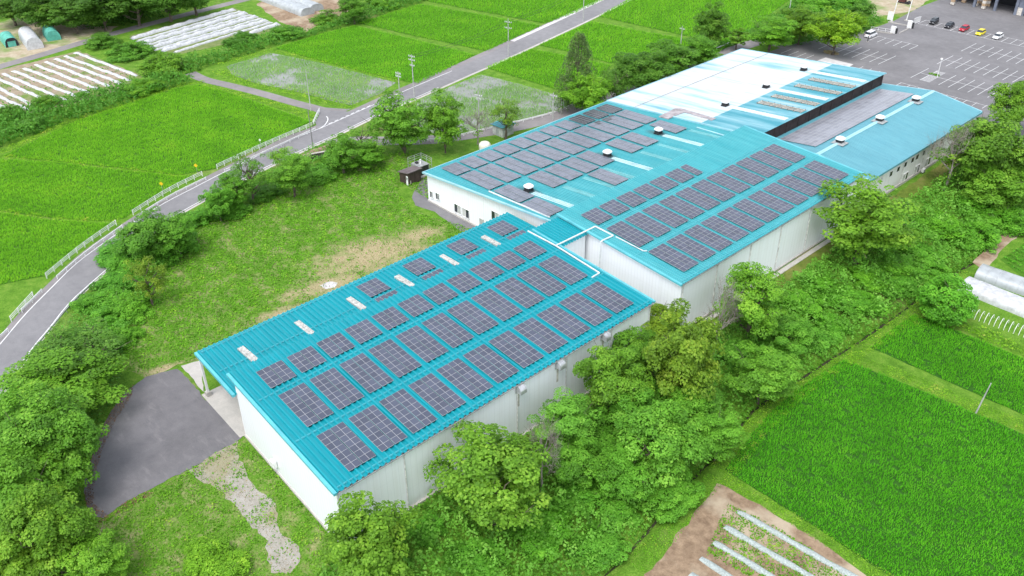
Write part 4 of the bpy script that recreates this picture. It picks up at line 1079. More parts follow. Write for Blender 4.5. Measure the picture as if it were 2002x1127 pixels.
# ------------------------------------------------------------------ plants
def leaf_quads(C, Nrm, size, r, aspect=.62, tone=None, fold=0):
    """one four-cornered leaf for each centre, facing about along Nrm"""
    n = len(C)
    Nrm = Nrm / np.maximum(1e-6, np.linalg.norm(Nrm, axis=1))[:, None]
    a = np.cross(Nrm, r.normal(size=(n, 3))); a /= np.maximum(1e-6, np.linalg.norm(a, axis=1))[:, None]
    b = np.cross(Nrm, a)
    s = size[:, None] if hasattr(size, '__len__') else np.full((n, 1), size)
    L, W = a * s * .5, b * s * .5 * aspect
    V = np.stack([C - L, C + W * 1.0 - L * .05, C + L, C - W * 1.0 + L * .05], 1)
    A = np.repeat(tone, 4) if tone is not None else np.repeat(r.random(n), 4)
    return V.reshape(-1, 3), np.arange(n * 4).reshape(-1, 4), A
def crown_mesh(name, seed, kind, leaves, leaf, clumps):
    """unit crown: radius 1, from z = -1 to 1, made of leaf clumps on a lumpy volume"""
    r = np.random.default_rng(seed)
    C, Nn, S, T = [], [], [], []
    if kind == 'pine':
        k = clumps
        z = r.uniform(-1, 1, k) ** 1.0; rad_ = (1 - (z + 1) / 2) ** .6 * 1.0 + .08; a = r.uniform(0, 2 * np.pi, k); q = np.sqrt(r.uniform(.25, 1, k)) * rad_
        cc = np.stack([q * np.cos(a), q * np.sin(a), z], -1); cr = np.full(k, .13); fl = np.full(k, 1.5)
    else:
        m = clumps
        d = r.normal(size=(m, 3)); d /= np.linalg.norm(d, axis=1)[:, None]
        if kind == 'mound': d[:, 2] = np.abs(d[:, 2]) * .9 + .02
        rr = r.uniform(.45, .95, m) if kind != 'layered' else r.uniform(.35, 1.0, m)
        if kind == 'ball': rr = r.uniform(.76, .86, m)
        lump = 1 + .26 * np.sin(d[:, 0] * 3 + seed) * np.cos(d[:, 1] * 2.7 + seed * 2) + .20 * np.sin(d[:, 2] * 5 + d[:, 0] * 4 + seed)
        if kind == 'ball': lump = lump * .2 + .8
        cc = d * np.minimum(rr * lump, .98)[:, None]
        if kind in ('broad', 'layered', 'sparse'):
            low = cc[:, 2] < -.35
            cc[low, :2] *= .8; cc[low, 2] *= .8
        cr = r.uniform(.09, .27, m) * (1.15 if kind == 'layered' else 1); fl = np.full(m, .42 if kind == 'layered' else .75)
    per = np.maximum(4, (leaves * cr ** 2 / (cr ** 2).sum()).astype(int))
    for i in range(len(cc)):
        n = per[i]
        d = r.normal(size=(n, 3)); d /= np.linalg.norm(d, axis=1)[:, None]
        d[:, 2] = np.where(d[:, 2] < -.3, -d[:, 2], d[:, 2])
        p = cc[i] + d * (cr[i] * r.uniform(.55, 1.08, n) ** .5)[:, None] * np.array([1, 1, fl[i]])
        out = cc[i] / (np.linalg.norm(cc[i]) + 1e-6)
        up = np.array([0, 0, 1.0])
        nn_ = d * .55 + out * .35 + up * .75 + r.normal(size=(n, 3)) * .38
        C.append(p); Nn.append(nn_); S.append(leaf * r.uniform(.6, 1.35, n))
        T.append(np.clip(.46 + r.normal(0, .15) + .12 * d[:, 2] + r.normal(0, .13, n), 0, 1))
    C, Nn, S, T = map(np.concatenate, (C, Nn, S, T))
    V, Fc, A = leaf_quads(C, Nn, S, r, .7 if kind != 'pine' else .22, T)
    return npmesh(name, V, Fc, NEEDLE if kind == 'pine' else LEAF, A), cc
def trunk_mesh(name, seed, targets, tall, dead=False):
    """trunk from -tall to the crown's middle with tapered limbs, in unit-crown space"""
    r = random.Random(seed); b = MB()
    top = .35 if not dead else .1
    P = [(0, 0, -1 - tall), (r.uniform(-.04, .04), r.uniform(-.04, .04), -.9), (r.uniform(-.08, .08), r.uniform(-.08, .08), -.4), (r.uniform(-.1, .1), r.uniform(-.1, .1), top)]
    b.tube(P, [.075, .06, .045, .012], 7)
    def limb(p0, p1, r0, depth):
        mid_ = [(p0[k] + p1[k]) / 2 + r.uniform(-.07, .07) for k in range(3)]; mid_[2] -= .03
        b.tube([p0, mid_, p1], [r0, r0 * .65, r0 * .2], 5 if depth == 0 else 3, False)
        if depth < (3 if dead else 1):
            for _ in range(4 if dead else 2):
                q = [p1[k] + r.uniform(-.3, .3) * (.8 ** depth) for k in range(3)]; q[2] += .08
                s = r.uniform(.35, .95)
                st = [p0[k] + (p1[k] - p0[k]) * s for k in range(3)]
                limb(st, q, r0 * .5, depth + 1)
    T = list(targets); r.shuffle(T)
    for t_ in T[:(9 if dead else 10)]:
        z0 = max(-.95, min(.1, t_[2] - .45)); limb((0, 0, z0), tuple(t_), .03, 0)
    return b.mesh(name, TWIG if dead else BARK)
KINDS = {}
def kind_meshes(kind, var):
    if (kind, var) in KINDS: return KINDS[kind, var]
    seed = {'broad': 10, 'layered': 30, 'sparse': 50, 'pine': 70, 'dead': 80, 'mound': 90, 'small': 110, 'ball': 130}[kind] + var
    if kind == 'dead':
        r = np.random.default_rng(seed); d = r.normal(size=(14, 3)); d /= np.linalg.norm(d, axis=1)[:, None]; d[:, 2] = np.abs(d[:, 2])
        cm = None; tm = trunk_mesh('dead_trunk', seed, d * .9, .1, True)
        C = d * .8; cmesh, _ = crown_mesh('sparse_leaves', seed, 'sparse', 260, .10, 14)
        KINDS[kind, var] = (cmesh, tm)
    else:
        n, lf, cl = {'broad': (19000, .062, 150), 'layered': (17000, .062, 125), 'sparse': (5200, .060, 70), 'pine': (11000, .095, 230), 'mound': (13000, .066, 130), 'small': (3000, .14, 55), 'ball': (15000, .075, 170)}[kind]
        cmesh, cc = crown_mesh('leaves', seed, {'small': 'broad'}.get(kind, kind), n, lf, cl)
        KINDS[kind, var] = (cmesh, trunk_mesh('trunk', seed, cc, {'mound': .02}.get(kind, .25)))
    return KINDS[kind, var]
_tv = {}
def tree(cx_, cy_, hw, hh, label, kind='broad', col=(1, 1, 1), clear=1.0, cat='tree', group=None, name=None):
    """tree whose crown is seen at (cx, cy) with half width hw and half height hh in photo pixels; clear = bare trunk in metres"""
    _tv[kind] = _tv.get(kind, -1) + 1; var = _tv[kind] % 4
    cm, tm = kind_meshes(kind, var)
    zc = 3.0
    for _ in range(4):
        p = G(cx_, cy_, zc); dist = math.sqrt(p[0] ** 2 + p[1] ** 2 + (CAMH - zc) ** 2)
        R = hw * dist / F; th = math.asin((CAMH - zc) / dist)
        e2 = (hh * dist / F) ** 2 - (R * math.sin(th)) ** 2
        Rz = min(max(math.sqrt(max(e2, 0)) / math.cos(th), R * .55), R * 1.9)
        base = float(gz(p[0], p[1]))
        zc = base + clear + (Rz if kind != 'mound' else .15)
    if kind == 'mound': zc = base + .1
    t = empty(name or ('shrub' if kind == 'mound' else 'tree'), (p[0], p[1], base), label, cat, group, random.uniform(0, 6.28))
    c = link('crown', cm, t); c.location = (0, 0, zc - base); c.scale = (R * random.uniform(.92, 1.14), R * random.uniform(.92, 1.14), Rz); c.color = (1 + (col[0] - 1) * .72, 1 + (col[1] - 1) * .9, 1 + (col[2] - 1) * .9, 1)
    k = link('trunk', tm, t); k.location = (0, 0, zc - base)
    k.scale = (R, R, Rz if kind == 'mound' else max(Rz, (zc - base) / 1.25))
    return t
YG, OL, LG, MG, DG, GG, BY = (1.22, 1.08, .8), (1.35, 1.0, .7), (1.3, 1.35, 1.35), (1, 1.05, .95), (.62, .70, .75), (.95, .95, 1.25), (1.9, 1.25, .6)
TREES = [
 # along the right wall of the near warehouse and the bank
 (962, 935, 112, 108, 'large yellow green tree pressed against the near warehouse side wall', 'broad', YG, 1.0),
 (716, 1070, 100, 98, 'yellowish tree at the near corner of the near warehouse', 'broad', (1.25, 1.06, .75), .6),
 (1108, 822, 64, 56, 'pale green layered tree below the first wall fan', 'layered', LG, 2.5),
 (1196, 738, 74, 76, 'round mid green tree between the pale tree and the notch', 'broad', (1.2, 1.1, .8), 1.5),
 (1335, 700, 84, 100, 'tall olive tree in front of the factory corner', 'broad', (1.3, .93, .65), 1.0),
 (1288, 640, 55, 42, 'small olive yellow tree at the gap between warehouse and factory', 'layered', (1.6, 1.05, .6), 2.0),
 (1470, 588, 66, 70, 'bright green tree by the long factory wall next to grey dead shrub', 'layered', (1.25, 1.2, .8), 1.2),
 (1490, 735, 62, 56, 'light green layered tree overhanging the ditch', 'layered', (1.25, 1.25, 1.0), 1.5),
 (1290, 872, 92, 88, 'broad creeper covered tree nearest the low rice field corner', 'broad', (1.1, 1.2, 1.05), .5),
 (1365, 785, 50, 48, 'medium green tree behind the ditch left of overhanging tree', 'broad', (.9, 1.05, .95), .6),
 (1060, 900, 40, 62, 'bare brownish tree between yellow green tree and pale tree', 'dead', (.9, .8, .7), .6),
 (1405, 630, 38, 62, 'grey leafless shrub at the factory corner', 'dead', (.8, .7, .9), .3),
 (1690, 432, 94, 76, 'wide layered tree beside the far end of the factory wall', 'layered', (1.35, 1.15, .8), 1.6),
 (1938, 290, 78, 74, 'large dark green tree at the pale blue building corner', 'broad', (1.05, .95, .8), 1.0),
 (1986, 205, 44, 46, 'yellow green tree by the parking lot at the right edge', 'broad', (1.3, 1.1, .8), 1.0),
 (1958, 360, 60, 46, 'mid green tree below the large dark tree at the right edge', 'layered', (1.1, 1.05, .8), .6),
 (1862, 316, 44, 50, 'grey half dead tree before the pale blue building', 'dead', (1.2, 1.0, .8), .6),
 (1236, 690, 52, 50, 'green tree just behind the third wall fan', 'broad', (1.0, 1.05, .8), 1.0),
 (1338, 800, 60, 56, 'leafy green tree in the middle of the bank belt', 'layered', (1.05, 1.2, .9), .8),
 (1236, 806, 62, 58, 'dense green tree behind the creeper covered tree', 'broad', (.9, 1.1, .9), .8),
 (1405, 852, 46, 50, 'small pale green tree leaning over the ditch', 'layered', (1.2, 1.3, 1.0), .6),
 (1130, 905, 58, 56, 'green tree right of the large yellow green tree', 'broad', (.95, 1.1, .85), .6),
 (1310, 965, 58, 48, 'low pale tree at the bottom of the belt beside the ditch', 'broad', (1.1, 1.25, 1.05), .3),
 (1215, 930, 62, 56, 'mid green tree near the bottom of the belt', 'layered', (1.0, 1.2, .95), .5),
 (1545, 655, 42, 36, 'pale green treetop in the creeper above the ditch', 'broad', (1.05, 1.2, 1.05), .3),
 # bottom left wood
 (92, 935, 72, 66, 'mid green tree in the centre of the bottom left wood', 'broad', (1.1, 1.1, .8), .6),
 (170, 1100, 62, 56, 'green tree at the lawn edge of the bottom left wood', 'layered', (1.2, 1.15, .75), .5),
 (150, 776, 38, 34, 'bright green tree at the top corner of the asphalt yard', 'layered', (1.25, 1.2, .75), .5),
 (140, 700, 92, 58, 'grey green feathery tree beside the road guardrail', 'sparse', (.85, .85, 1.1), 1.0),
 (165, 672, 62, 44, 'dull green tree at the top of the bottom left wood', 'sparse', (.8, .9, .9), .8),
 (112, 768, 92, 58, 'yellow green layered tree left of the asphalt yard top', 'layered', (1.2, 1.15, .8), .8),
 (62, 846, 96, 92, 'large green tree at the left edge above the yard', 'broad', (1.05, 1.1, .85), .8),
 (106, 868, 70, 84, 'dense green tree leaning over the asphalt yard edge', 'broad', (.9, 1.0, .8), .6),
 (30, 975, 84, 84, 'mid green tree at the left edge beside the yard bottom', 'layered', (1.1, 1.1, .8), .8),
 (82, 1044, 72, 80, 'yellowish green tree below the asphalt yard', 'broad', (1.2, 1.05, .75), .8),
 (26, 1100, 76, 66, 'olive tree in the bottom left corner', 'broad', (1.3, 1.05, .7), .6),
 (120, 1135, 60, 44, 'greyish sparse tree at the bottom edge left', 'sparse', (1.1, 1.0, 1.0), .6),
 # along the road slope
 (290, 462, 56, 50, 'dark green tree covering the road beside the bend railing', 'broad', (.88, 1.0, .9), .8),
 (342, 456, 42, 42, 'green tree on the meadow side of the road bend', 'layered', (.95, 1.1, .8), .6),
 (285, 545, 34, 48, 'brownish sparse tree on the road slope', 'sparse', (1.5, .95, .7), .6),
 (425, 395, 32, 36, 'leafy creeper covered tree on the meadow edge by the road', 'broad', (.95, 1.15, .9), .5),
 (455, 372, 34, 34, 'small green tree left of the spreading thin tree', 'layered', (.95, 1.1, .75), .8),
 (486, 338, 40, 48, 'thin spreading tree in front of the road', 'sparse', (.75, .85, .75), 1.6),
 (570, 338, 44, 40, 'low spreading tree right of the thin tree on the meadow edge', 'layered', (1.15, 1.15, .8), 1.2),
 (556, 306, 36, 22, 'yellow green treetop over the road edge', 'sparse', (1.5, 1.3, .8), 2.0),
 (668, 300, 38, 36, 'dark green tree below the junction pole', 'broad', (.95, 1.05, .85), .8),
 (704, 276, 44, 34, 'thin crowned tree left of the large pair by the site lane', 'sparse', (.95, 1.0, .8), 1.4),
 (716, 306, 36, 24, 'low green tree at the meadow top edge', 'layered', (1.0, 1.1, .8), .6),
 (785, 240, 58, 60, 'large green tree, left one of the pair beside the site lane', 'layered', (1.05, 1.1, .75), .4),
 (868, 238, 46, 56, 'large green tree, right one of the pair beside the site lane', 'broad', (1.15, 1.1, .7), .9),
 (933, 246, 26, 34, 'almost bare small tree beside the utility pole', 'dead', (1.1, 1.0, .8), 1.0),
 (988, 226, 40, 36, 'thin tree with brownish twigs above the small blue hut', 'sparse', (1.2, .95, .8), 1.6),
 # behind the white roof
 (1130, 140, 48, 62, 'tall dark pine tree behind the factory', 'pine', (1.1, 1.1, 1), 1.0),
 (1150, 180, 43, 38, 'bright green round tree in front of the pine', 'broad', (1.35, 1.25, .7), 1.4),
 (1206, 160, 36, 40, 'dark thin tree right of the bright round tree', 'sparse', (.6, .7, .7), 1.0),
 (1252, 140, 54, 42, 'dark green tree in the row behind the white roof, left one', 'broad', (.62, .75, .75), .8),
 (1312, 120, 54, 40, 'dark green tree in the row behind the white roof, middle one', 'broad', (.68, .82, .72), .8),
 (1370, 100, 38, 30, 'green tree in the row behind the white roof, right one', 'layered', (.8, .95, .75), .8),
 (1392, 48, 38, 36, 'round dark tree standing alone at the rice field edge', 'broad', (.68, .75, .72), 1.6),
 (1442, 74, 24, 18, 'small yellow green tree at the white roof corner', 'small', (1.2, 1.05, .8), .8),
 (1508, 64, 46, 32, 'wide umbrella shaped green tree at the parking lot edge', 'layered', (1.15, 1.2, .7), 1.6),
 (1568, 46, 44, 30, 'olive green tree behind the umbrella shaped tree', 'layered', (1.1, .95, .75), 1.6),
 (1638, 54, 44, 36, 'golden green tree on the small island in the parking lot', 'broad', (1.75, 1.3, .55), 2.2),
 (1682, 28, 26, 26, 'dark green tree right of the golden green tree', 'broad', (.75, .9, .9), 1.0),
 # top left
 (20, 14, 34, 26, 'dark tree in the top left corner of the photo', 'broad', (.5, .62, .62), 1.0),
 (82, 18, 44, 34, 'dark tree behind the white tent', 'broad', (.48, .62, .58), 1.0),
 (140, 26, 34, 30, 'dense dark tree behind the right green tent', 'layered', (.52, .66, .64), 1.0),
 (195, 8, 50, 38, 'tall dark tree in the middle of the top left wood', 'broad', (.46, .60, .60), 1.5),
 (262, 2, 50, 36, 'tall dark tree right of the middle of the top left wood', 'layered', (.5, .64, .62), 1.5),
 (325, -4, 46, 34, 'dark tree at the right part of the top left wood', 'broad', (.5, .65, .62), 1.5),
 (378, -4, 34, 26, 'green tree ending the top left wood on the right', 'broad', (.62, .78, .7), 1.0),
 (110, -16, 60, 30, 'dark tree at the back of the top left wood', 'broad', (.45, .58, .58), 1.5),
 (230, -30, 70, 34, 'farthest dark tree of the top left wood', 'broad', (.45, .58, .58), 1.5),
 (690, 18, 28, 24, 'green tree between the greenhouses and the rice fields', 'broad', (.75, .9, .7), .6),
]
for a in TREES: tree(*a)
tree(1852, 588, 47, 46, 'round leafy bush standing alone beside the white tunnel', 'ball', (.95, 1.3, .85), -.4, 'bush', None, 'bush')
SHRUBS = [
  (420, 1108, 66, 36, 'low yellow green shrub on the lawn at the bottom edge', (1.5, 1.3, .7)),
 (201, 88, 30, 20, 'dark green shrub by the farm lane left of the tunnel field', (.7, .85, .8)),
 (258, 108, 40, 24, 'wide green shrub between mulch plot and tunnel field', (.75, .95, .85)),
 (322, 138, 46, 32, 'yellow tipped large shrub at the corner of the rice field', (1.0, 1.0, .7)),
 (280, 178, 36, 22, 'yellow green shrub on the bank below the mulch plot', (1.15, 1.15, .7)),
 (90, 204, 26, 17, 'olive shrub on the bank in front of the row covers', (.95, .95, .7)),
 (22, 226, 24, 18, 'green shrub on the bank at the left edge', (.75, .9, .8)),
 (60, 250, 30, 20, 'dark creeper shrub on the bank above the second rice field', (.6, .85, .7)),
 (228, 500, 40, 30, 'creeper covered shrub on the road slope by the hidden guardrail', (.8, 1.15, .95)),
 (232, 558, 42, 30, 'dense shrub lower on the road slope', (.75, 1.1, .9)),
 (205, 640, 40, 32, 'pale creeper shrub near the feathery grey tree', (1.0, 1.25, .95)),
 (262, 610, 42, 34, 'yellow green creeper shrub on the meadow side of the slope', (1.1, 1.25, .8)),
 (255, 528, 48, 38, 'large creeper mound in the middle of the road slope', (.95, 1.2, .95)),
 (310, 512, 38, 34, 'green mound under the bend trees on the meadow edge', (.85, 1.1, .85)),
 (178, 596, 36, 24, 'low shrub beside the grey guardrail', (.85, 1.1, .8)),
 (222, 600, 42, 34, 'tall creeper mound above the bare rock of the slope', (.95, 1.2, .9)),
 (352, 484, 34, 28, 'leafy mound at the meadow corner', (.9, 1.15, .85)),
 (455, 418, 34, 26, 'leafy mound right of the creeper covered tree', (.85, 1.1, .85)),
 (240, 665, 34, 26, 'bright mound at the foot of the slope', (1.1, 1.25, .8)),
 (385, 432, 34, 26, 'rounded shrub at the meadow corner below the bend', (.8, 1.1, .85)),
 (520, 380, 36, 20, 'low dark shrub under the spreading tree', (.65, .85, .75)),
 (620, 350, 34, 20, 'low shrub on the meadow edge right of the spreading tree', (.85, 1.05, .8)),
 (655, 322, 32, 18, 'small shrub beside the retaining wall', (.9, 1.05, .75)),
 (478, 76, 24, 14, 'small dark shrub on the bank below the tunnel field, left', (.6, .85, .75)),
 (460, 88, 20, 14, 'dark round shrub on the bank beside the tunnel field', (.55, .8, .7)),
 (560, 70, 32, 16, 'green shrub on the bank below the bare plot', (.8, 1.0, .75)),
 (640, 40, 26, 18, 'olive shrub at the bare plot corner', (.9, .95, .75)),
 (745, 12, 34, 14, 'yellow green hedge shrub along the far rice field', (1.1, 1.15, .7)),
 (860, 384, 12, 10, 'small green weed bush against the white wing gable', (.8, 1.3, .8)),
 (1800, 505, 40, 26, 'pale green creeper mound at the far end of the bank', (1.05, 1.3, 1.0)),
 (1522, 690, 40, 30, 'pale rounded mound left of the grey green mound', (1.05, 1.25, 1.0)),
 (1622, 642, 42, 30, 'leafy mound above the ditch bend', (1.0, 1.3, .95)),
 (1692, 602, 42, 30, 'bright leafy mound beside the ditch near the round bush', (1.1, 1.35, .9)),
 (1752, 566, 40, 28, 'dense creeper mound opposite the round bush', (.95, 1.25, .95)),
 (1815, 540, 36, 26, 'small creeper mound right of the round bush across the ditch', (1.05, 1.3, .95)),
 (1690, 548, 42, 28, 'yellow green creeper mound high on the bank', (1.2, 1.35, .8)),
 (1600, 560, 36, 26, 'leafy mound next to the mown strip below the wide tree', (1.05, 1.3, .85)),
 (1835, 450, 42, 30, 'bright grassy mound at the far upper bank', (1.15, 1.35, .8)),
 (1905, 420, 42, 30, 'leafy mound below the right edge trees', (1.05, 1.3, .85)),
 (1740, 530, 48, 32, 'bright creeper mound on the upper bank', (1.15, 1.35, .85)),
 (1640, 590, 46, 32, 'creeper mound in the middle of the bank', (1.05, 1.3, 1.0)),
 (1560, 600, 44, 32, 'creeper mound beside the mown strip', (1.1, 1.3, .85)),
 (1580, 668, 44, 32, 'grey green creeper mound above the ditch', (.95, 1.2, 1.05)),
 (1430, 690, 44, 36, 'dense dark mound behind the overhanging tree', (.7, .95, .85)),
 (1270, 790, 50, 42, 'pale creeper mound between the trees on the bank', (1.05, 1.25, 1.0)),
 (1180, 870, 60, 50, 'dark leafy mound below the pale layered tree', (.8, 1.05, .85)),
 (1130, 960, 62, 48, 'leafy green mound right of the large yellow green tree', (.85, 1.15, .9)),
 (1210, 990, 60, 48, 'creeper mound close to the ditch at the bottom', (.95, 1.2, 1.0)),
 (1060, 1050, 60, 46, 'bright leafy mound below the large yellow green tree', (1.0, 1.3, .85)),
 (1170, 1075, 58, 44, 'grey green mound at the bottom edge by the ditch', (.95, 1.2, 1.05)),
 (930, 1098, 60, 42, 'dark leafy mound at the bottom edge', (.8, 1.1, .85)),
 (840, 1040, 34, 34, 'small creeper mound between the two yellow green trees', (.9, 1.25, .9)),
 (1740, 330 + 150, 40, 28, 'light leafy mound under the wide layered tree', (1.05, 1.25, .8)),
 (1960, 440, 50, 36, 'tall leafy mound beside the farm track', (.95, 1.2, .8)),
 (1900, 470, 46, 34, 'rounded creeper mound near the farm track end', (1.0, 1.25, .85)),
 (1590, 14, 40, 20, 'bamboo like green thicket at the top beside the far field', (1.0, 1.2, .75)),
 (1655, 8, 34, 18, 'tall grass thicket at the top by the bare earth', (1.0, 1.2, .8)),
]
for a in SHRUBS: tree(a[0], a[1], a[2], a[3], a[4], 'mound', a[5], 0, 'shrub')

def cover_stuff(name, P, density, size, height, label, cat, mat, seed, colour=(1, 1, 1, 1), mask=None, tone=.5, mound=None, upright=.0, zoff=0.0, aspect=.7):
    P = np.array(P); lo, hi = P.min(0), P.max(0); r = np.random.default_rng(seed)
    n = int((hi[0] - lo[0]) * (hi[1] - lo[1]) * density)
    x, y = r.uniform(lo[0], hi[0], n), r.uniform(lo[1], hi[1], n)
    k = inpoly(x, y, P)
    if mask is not None: k &= r.random(n) < mask(x, y)
    x, y = x[k], y[k]; n = len(x)
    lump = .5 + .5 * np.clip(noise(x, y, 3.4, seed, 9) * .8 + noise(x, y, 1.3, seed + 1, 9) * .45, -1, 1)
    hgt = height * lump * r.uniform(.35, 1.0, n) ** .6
    base = gz(x, y) + (mound(x, y) if mound else 0) + zoff
    C = np.stack([x, y, base + hgt + .03], -1)
    e = .8
    gx_ = (noise(x + e, y, 3.4, seed, 9) - noise(x - e, y, 3.4, seed, 9)) / (2 * e) * height * .5
    gy_ = (noise(x, y + e, 3.4, seed, 9) - noise(x, y - e, 3.4, seed, 9)) / (2 * e) * height * .5
    Nn = np.stack([-gx_, -gy_, np.ones(n)], -1) + r.normal(size=(n, 3)) * (.5 + upright)
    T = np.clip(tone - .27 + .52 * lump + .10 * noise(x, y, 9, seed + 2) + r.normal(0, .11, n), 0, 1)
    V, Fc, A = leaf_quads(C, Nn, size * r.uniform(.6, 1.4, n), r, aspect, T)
    o = link(name, npmesh(name, V, Fc, mat, A)); o.color = colour
    return props(o, label, cat, kind='stuff')
# creeper on the bank between the mown strip and the ditch
dxs = lambda y: float(np.interp(y, DITCH_Y, DITCH_X))
BANK = [(-66.0, 28), (-66, 88), (-64.5, 100), (-62.6, 112), (-63, 150), (-62.4, 178), (-64, 205), (-46, 205)] + [(dxs(y) + .05 * ((int(y) % 3) - 1), y) for y in (180, 164, 146, 124, 110, 96, 86, 70, 60, 50, 40)] + [(-42, 28)]
def bankm(x, y): return .5 + .45 * noise(x, y, 9, 61) + .3 * noise(x, y, 4, 62)
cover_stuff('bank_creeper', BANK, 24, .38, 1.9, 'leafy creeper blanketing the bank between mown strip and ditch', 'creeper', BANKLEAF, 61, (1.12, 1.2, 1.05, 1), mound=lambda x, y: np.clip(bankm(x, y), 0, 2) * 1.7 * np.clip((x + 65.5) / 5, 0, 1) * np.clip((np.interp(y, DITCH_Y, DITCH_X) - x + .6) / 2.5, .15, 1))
# road slope
SLOPE = px([(150, 760), (90, 700), (125, 650), (152, 622), (190, 578), (215, 540), (250, 505), (340, 440), (440, 385), (520, 345), (600, 300), (660, 285), (720, 285), (760, 292), (700, 322), (600, 362), (505, 395), (425, 428), (350, 480), (305, 560), (262, 640), (236, 716)])
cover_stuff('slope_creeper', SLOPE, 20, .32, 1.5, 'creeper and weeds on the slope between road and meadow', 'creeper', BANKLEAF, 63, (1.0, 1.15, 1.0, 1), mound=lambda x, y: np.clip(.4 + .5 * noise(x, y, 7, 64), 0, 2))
UNDER = px([(-60, 1000), (-60, 800), (10, 780), (100, 690), (190, 650), (240, 720), (235, 770), (190, 850), (165, 920), (160, 970), (170, 1010), (110, 1127), (-60, 1240)])
cover_stuff('wood_undergrowth', UNDER, 9, .36, 1.2, 'undergrowth below the bottom left trees', 'undergrowth', BANKLEAF, 65, (.8, .9, .8, 1))
# meadow weeds, thin over the dry patches
dry_c = [(G(a, b)[:2], c, d) for a, b, c, d in DRYC]
def wet_mask(x, y):
    d = np.zeros(len(x))
    for (c, a, b) in dry_c: d = np.maximum(d, np.exp(-(((x - c[0]) * .25 + (y - c[1]) * .97) / a) ** 2 - (((x - c[0]) * .97 - (y - c[1]) * .25) / b) ** 2))
    return np.clip(.93 - 1.05 * d + .32 * noise(x, y, 6, 66) + .2 * noise(x, y, 2, 67), .05, 1)
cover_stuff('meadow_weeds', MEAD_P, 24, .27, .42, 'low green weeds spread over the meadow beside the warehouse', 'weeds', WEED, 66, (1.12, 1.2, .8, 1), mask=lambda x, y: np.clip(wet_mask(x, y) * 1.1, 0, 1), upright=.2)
cover_stuff('meadow_dry_grass', MEAD_P, 9, .22, .12, 'dry tan grass in the worn part of the meadow', 'grass', DRYGRASS, 68, mask=lambda x, y: 1.05 - wet_mask(x, y), upright=.5, aspect=.35)
gp = [G(a, b)[:2] for a, b in ((430, 920), (480, 970), (530, 1050), (555, 1100))]
def lawn_mask(x, y):
    d = np.zeros(len(x))
    for c in gp: d = np.maximum(d, np.exp(-((x - c[0]) ** 2 + (y - c[1]) ** 2) / 5.5))
    return np.clip(.72 - 1.2 * d + .4 * noise(x, y, 5, 71) + .2 * noise(x, y, 2, 72), .04, 1)
cover_stuff('lawn_weeds', MEAD2_P, 26, .25, .36, 'weeds growing over the lawn below the asphalt yard', 'weeds', WEED, 71, (1.1, 1.12, .8, 1), mask=lawn_mask, upright=.2)
cover_stuff('lawn_dry_grass', MEAD2_P, 10, .20, .10, 'dry grass between the weeds on the lower lawn', 'grass', DRYGRASS, 73, mask=lambda x, y: .9 - .8 * lawn_mask(x, y), upright=.5, aspect=.35)
cover_stuff('path_weeds', px([(372, 920), (425, 886), (470, 864), (520, 950), (560, 1000), (600, 1090), (570, 1135), (525, 1125), (505, 1060), (450, 990)]), 14, .2, .16, 'small weeds creeping over the gravel path', 'weeds', WEED, 77, (1.1, 1.1, .8, 1), mask=lambda x, y: np.clip(.12 + .4 * noise(x, y, 3, 78), 0, 1), upright=.4, zoff=.02)
YL = px([(165, 970), (172, 915), (190, 860), (212, 812), (240, 770), (262, 752), (258, 775), (225, 825), (200, 880), (186, 930), (182, 985), (215, 1010), (240, 985), (285, 962), (300, 965), (240, 1000), (195, 1025), (172, 1010)])
cover_stuff('leaf_litter', YL, 60, .14, .05, 'brown leaf litter along the edge of the asphalt yard', 'leaf litter', LITTER, 75, zoff=.03)
# hedge banks on the left and behind
HB = [
 ('hedge_bank', [(-60, 250), (0, 222), (60, 215), (130, 200), (235, 172), (330, 150), (385, 160), (345, 172), (245, 205), (140, 240), (0, 292), (-60, 320)], 'overgrown bank between the row covers and the rice fields', 17, .46, 3.0, 81),
 ('hedge_bank', [(330, 118), (400, 112), (480, 90), (545, 62), (600, 66), (690, 36), (760, 2), (850, -20), (870, -8), (820, 8), (697, 48), (620, 70), (535, 92), (450, 120), (405, 132), (370, 150)], 'overgrown bank behind the flooded field', 13, .46, 2.4, 82),
 ('hedge_bank', [(1450, 72), (1500, 40), (1560, 0), (1620, -30), (1700, -20), (1690, 20), (1730, 45), (1650, 80), (1560, 90), (1500, 95)], 'rough thicket between the far rice field and the parking lot', 9, .5, 2.2, 83),
 ('hedge_bank', [(190, 60), (300, 40), (400, 10), (440, -20), (-40, -20), (-40, 20), (90, 50)], 'dark undergrowth of the top left wood', 9, .55, 3.6, 84),
 ('hedge_bank', [(1090, 222), (1130, 205), (1240, 165), (1340, 130), (1400, 108), (1440, 88), (1420, 80), (1350, 100), (1250, 120), (1180, 150), (1100, 200)], 'undergrowth below the tree row behind the white roof', 5, .55, 1.4, 85),
]
for nm, P, lb, dn, sz, hg, sd_ in HB:
    cover_stuff(nm, px(P), dn, sz, hg, lb, 'undergrowth', BANKLEAF, sd_, (.72, .88, .75, 1) if sd_ != 84 else (.5, .62, .6, 1))
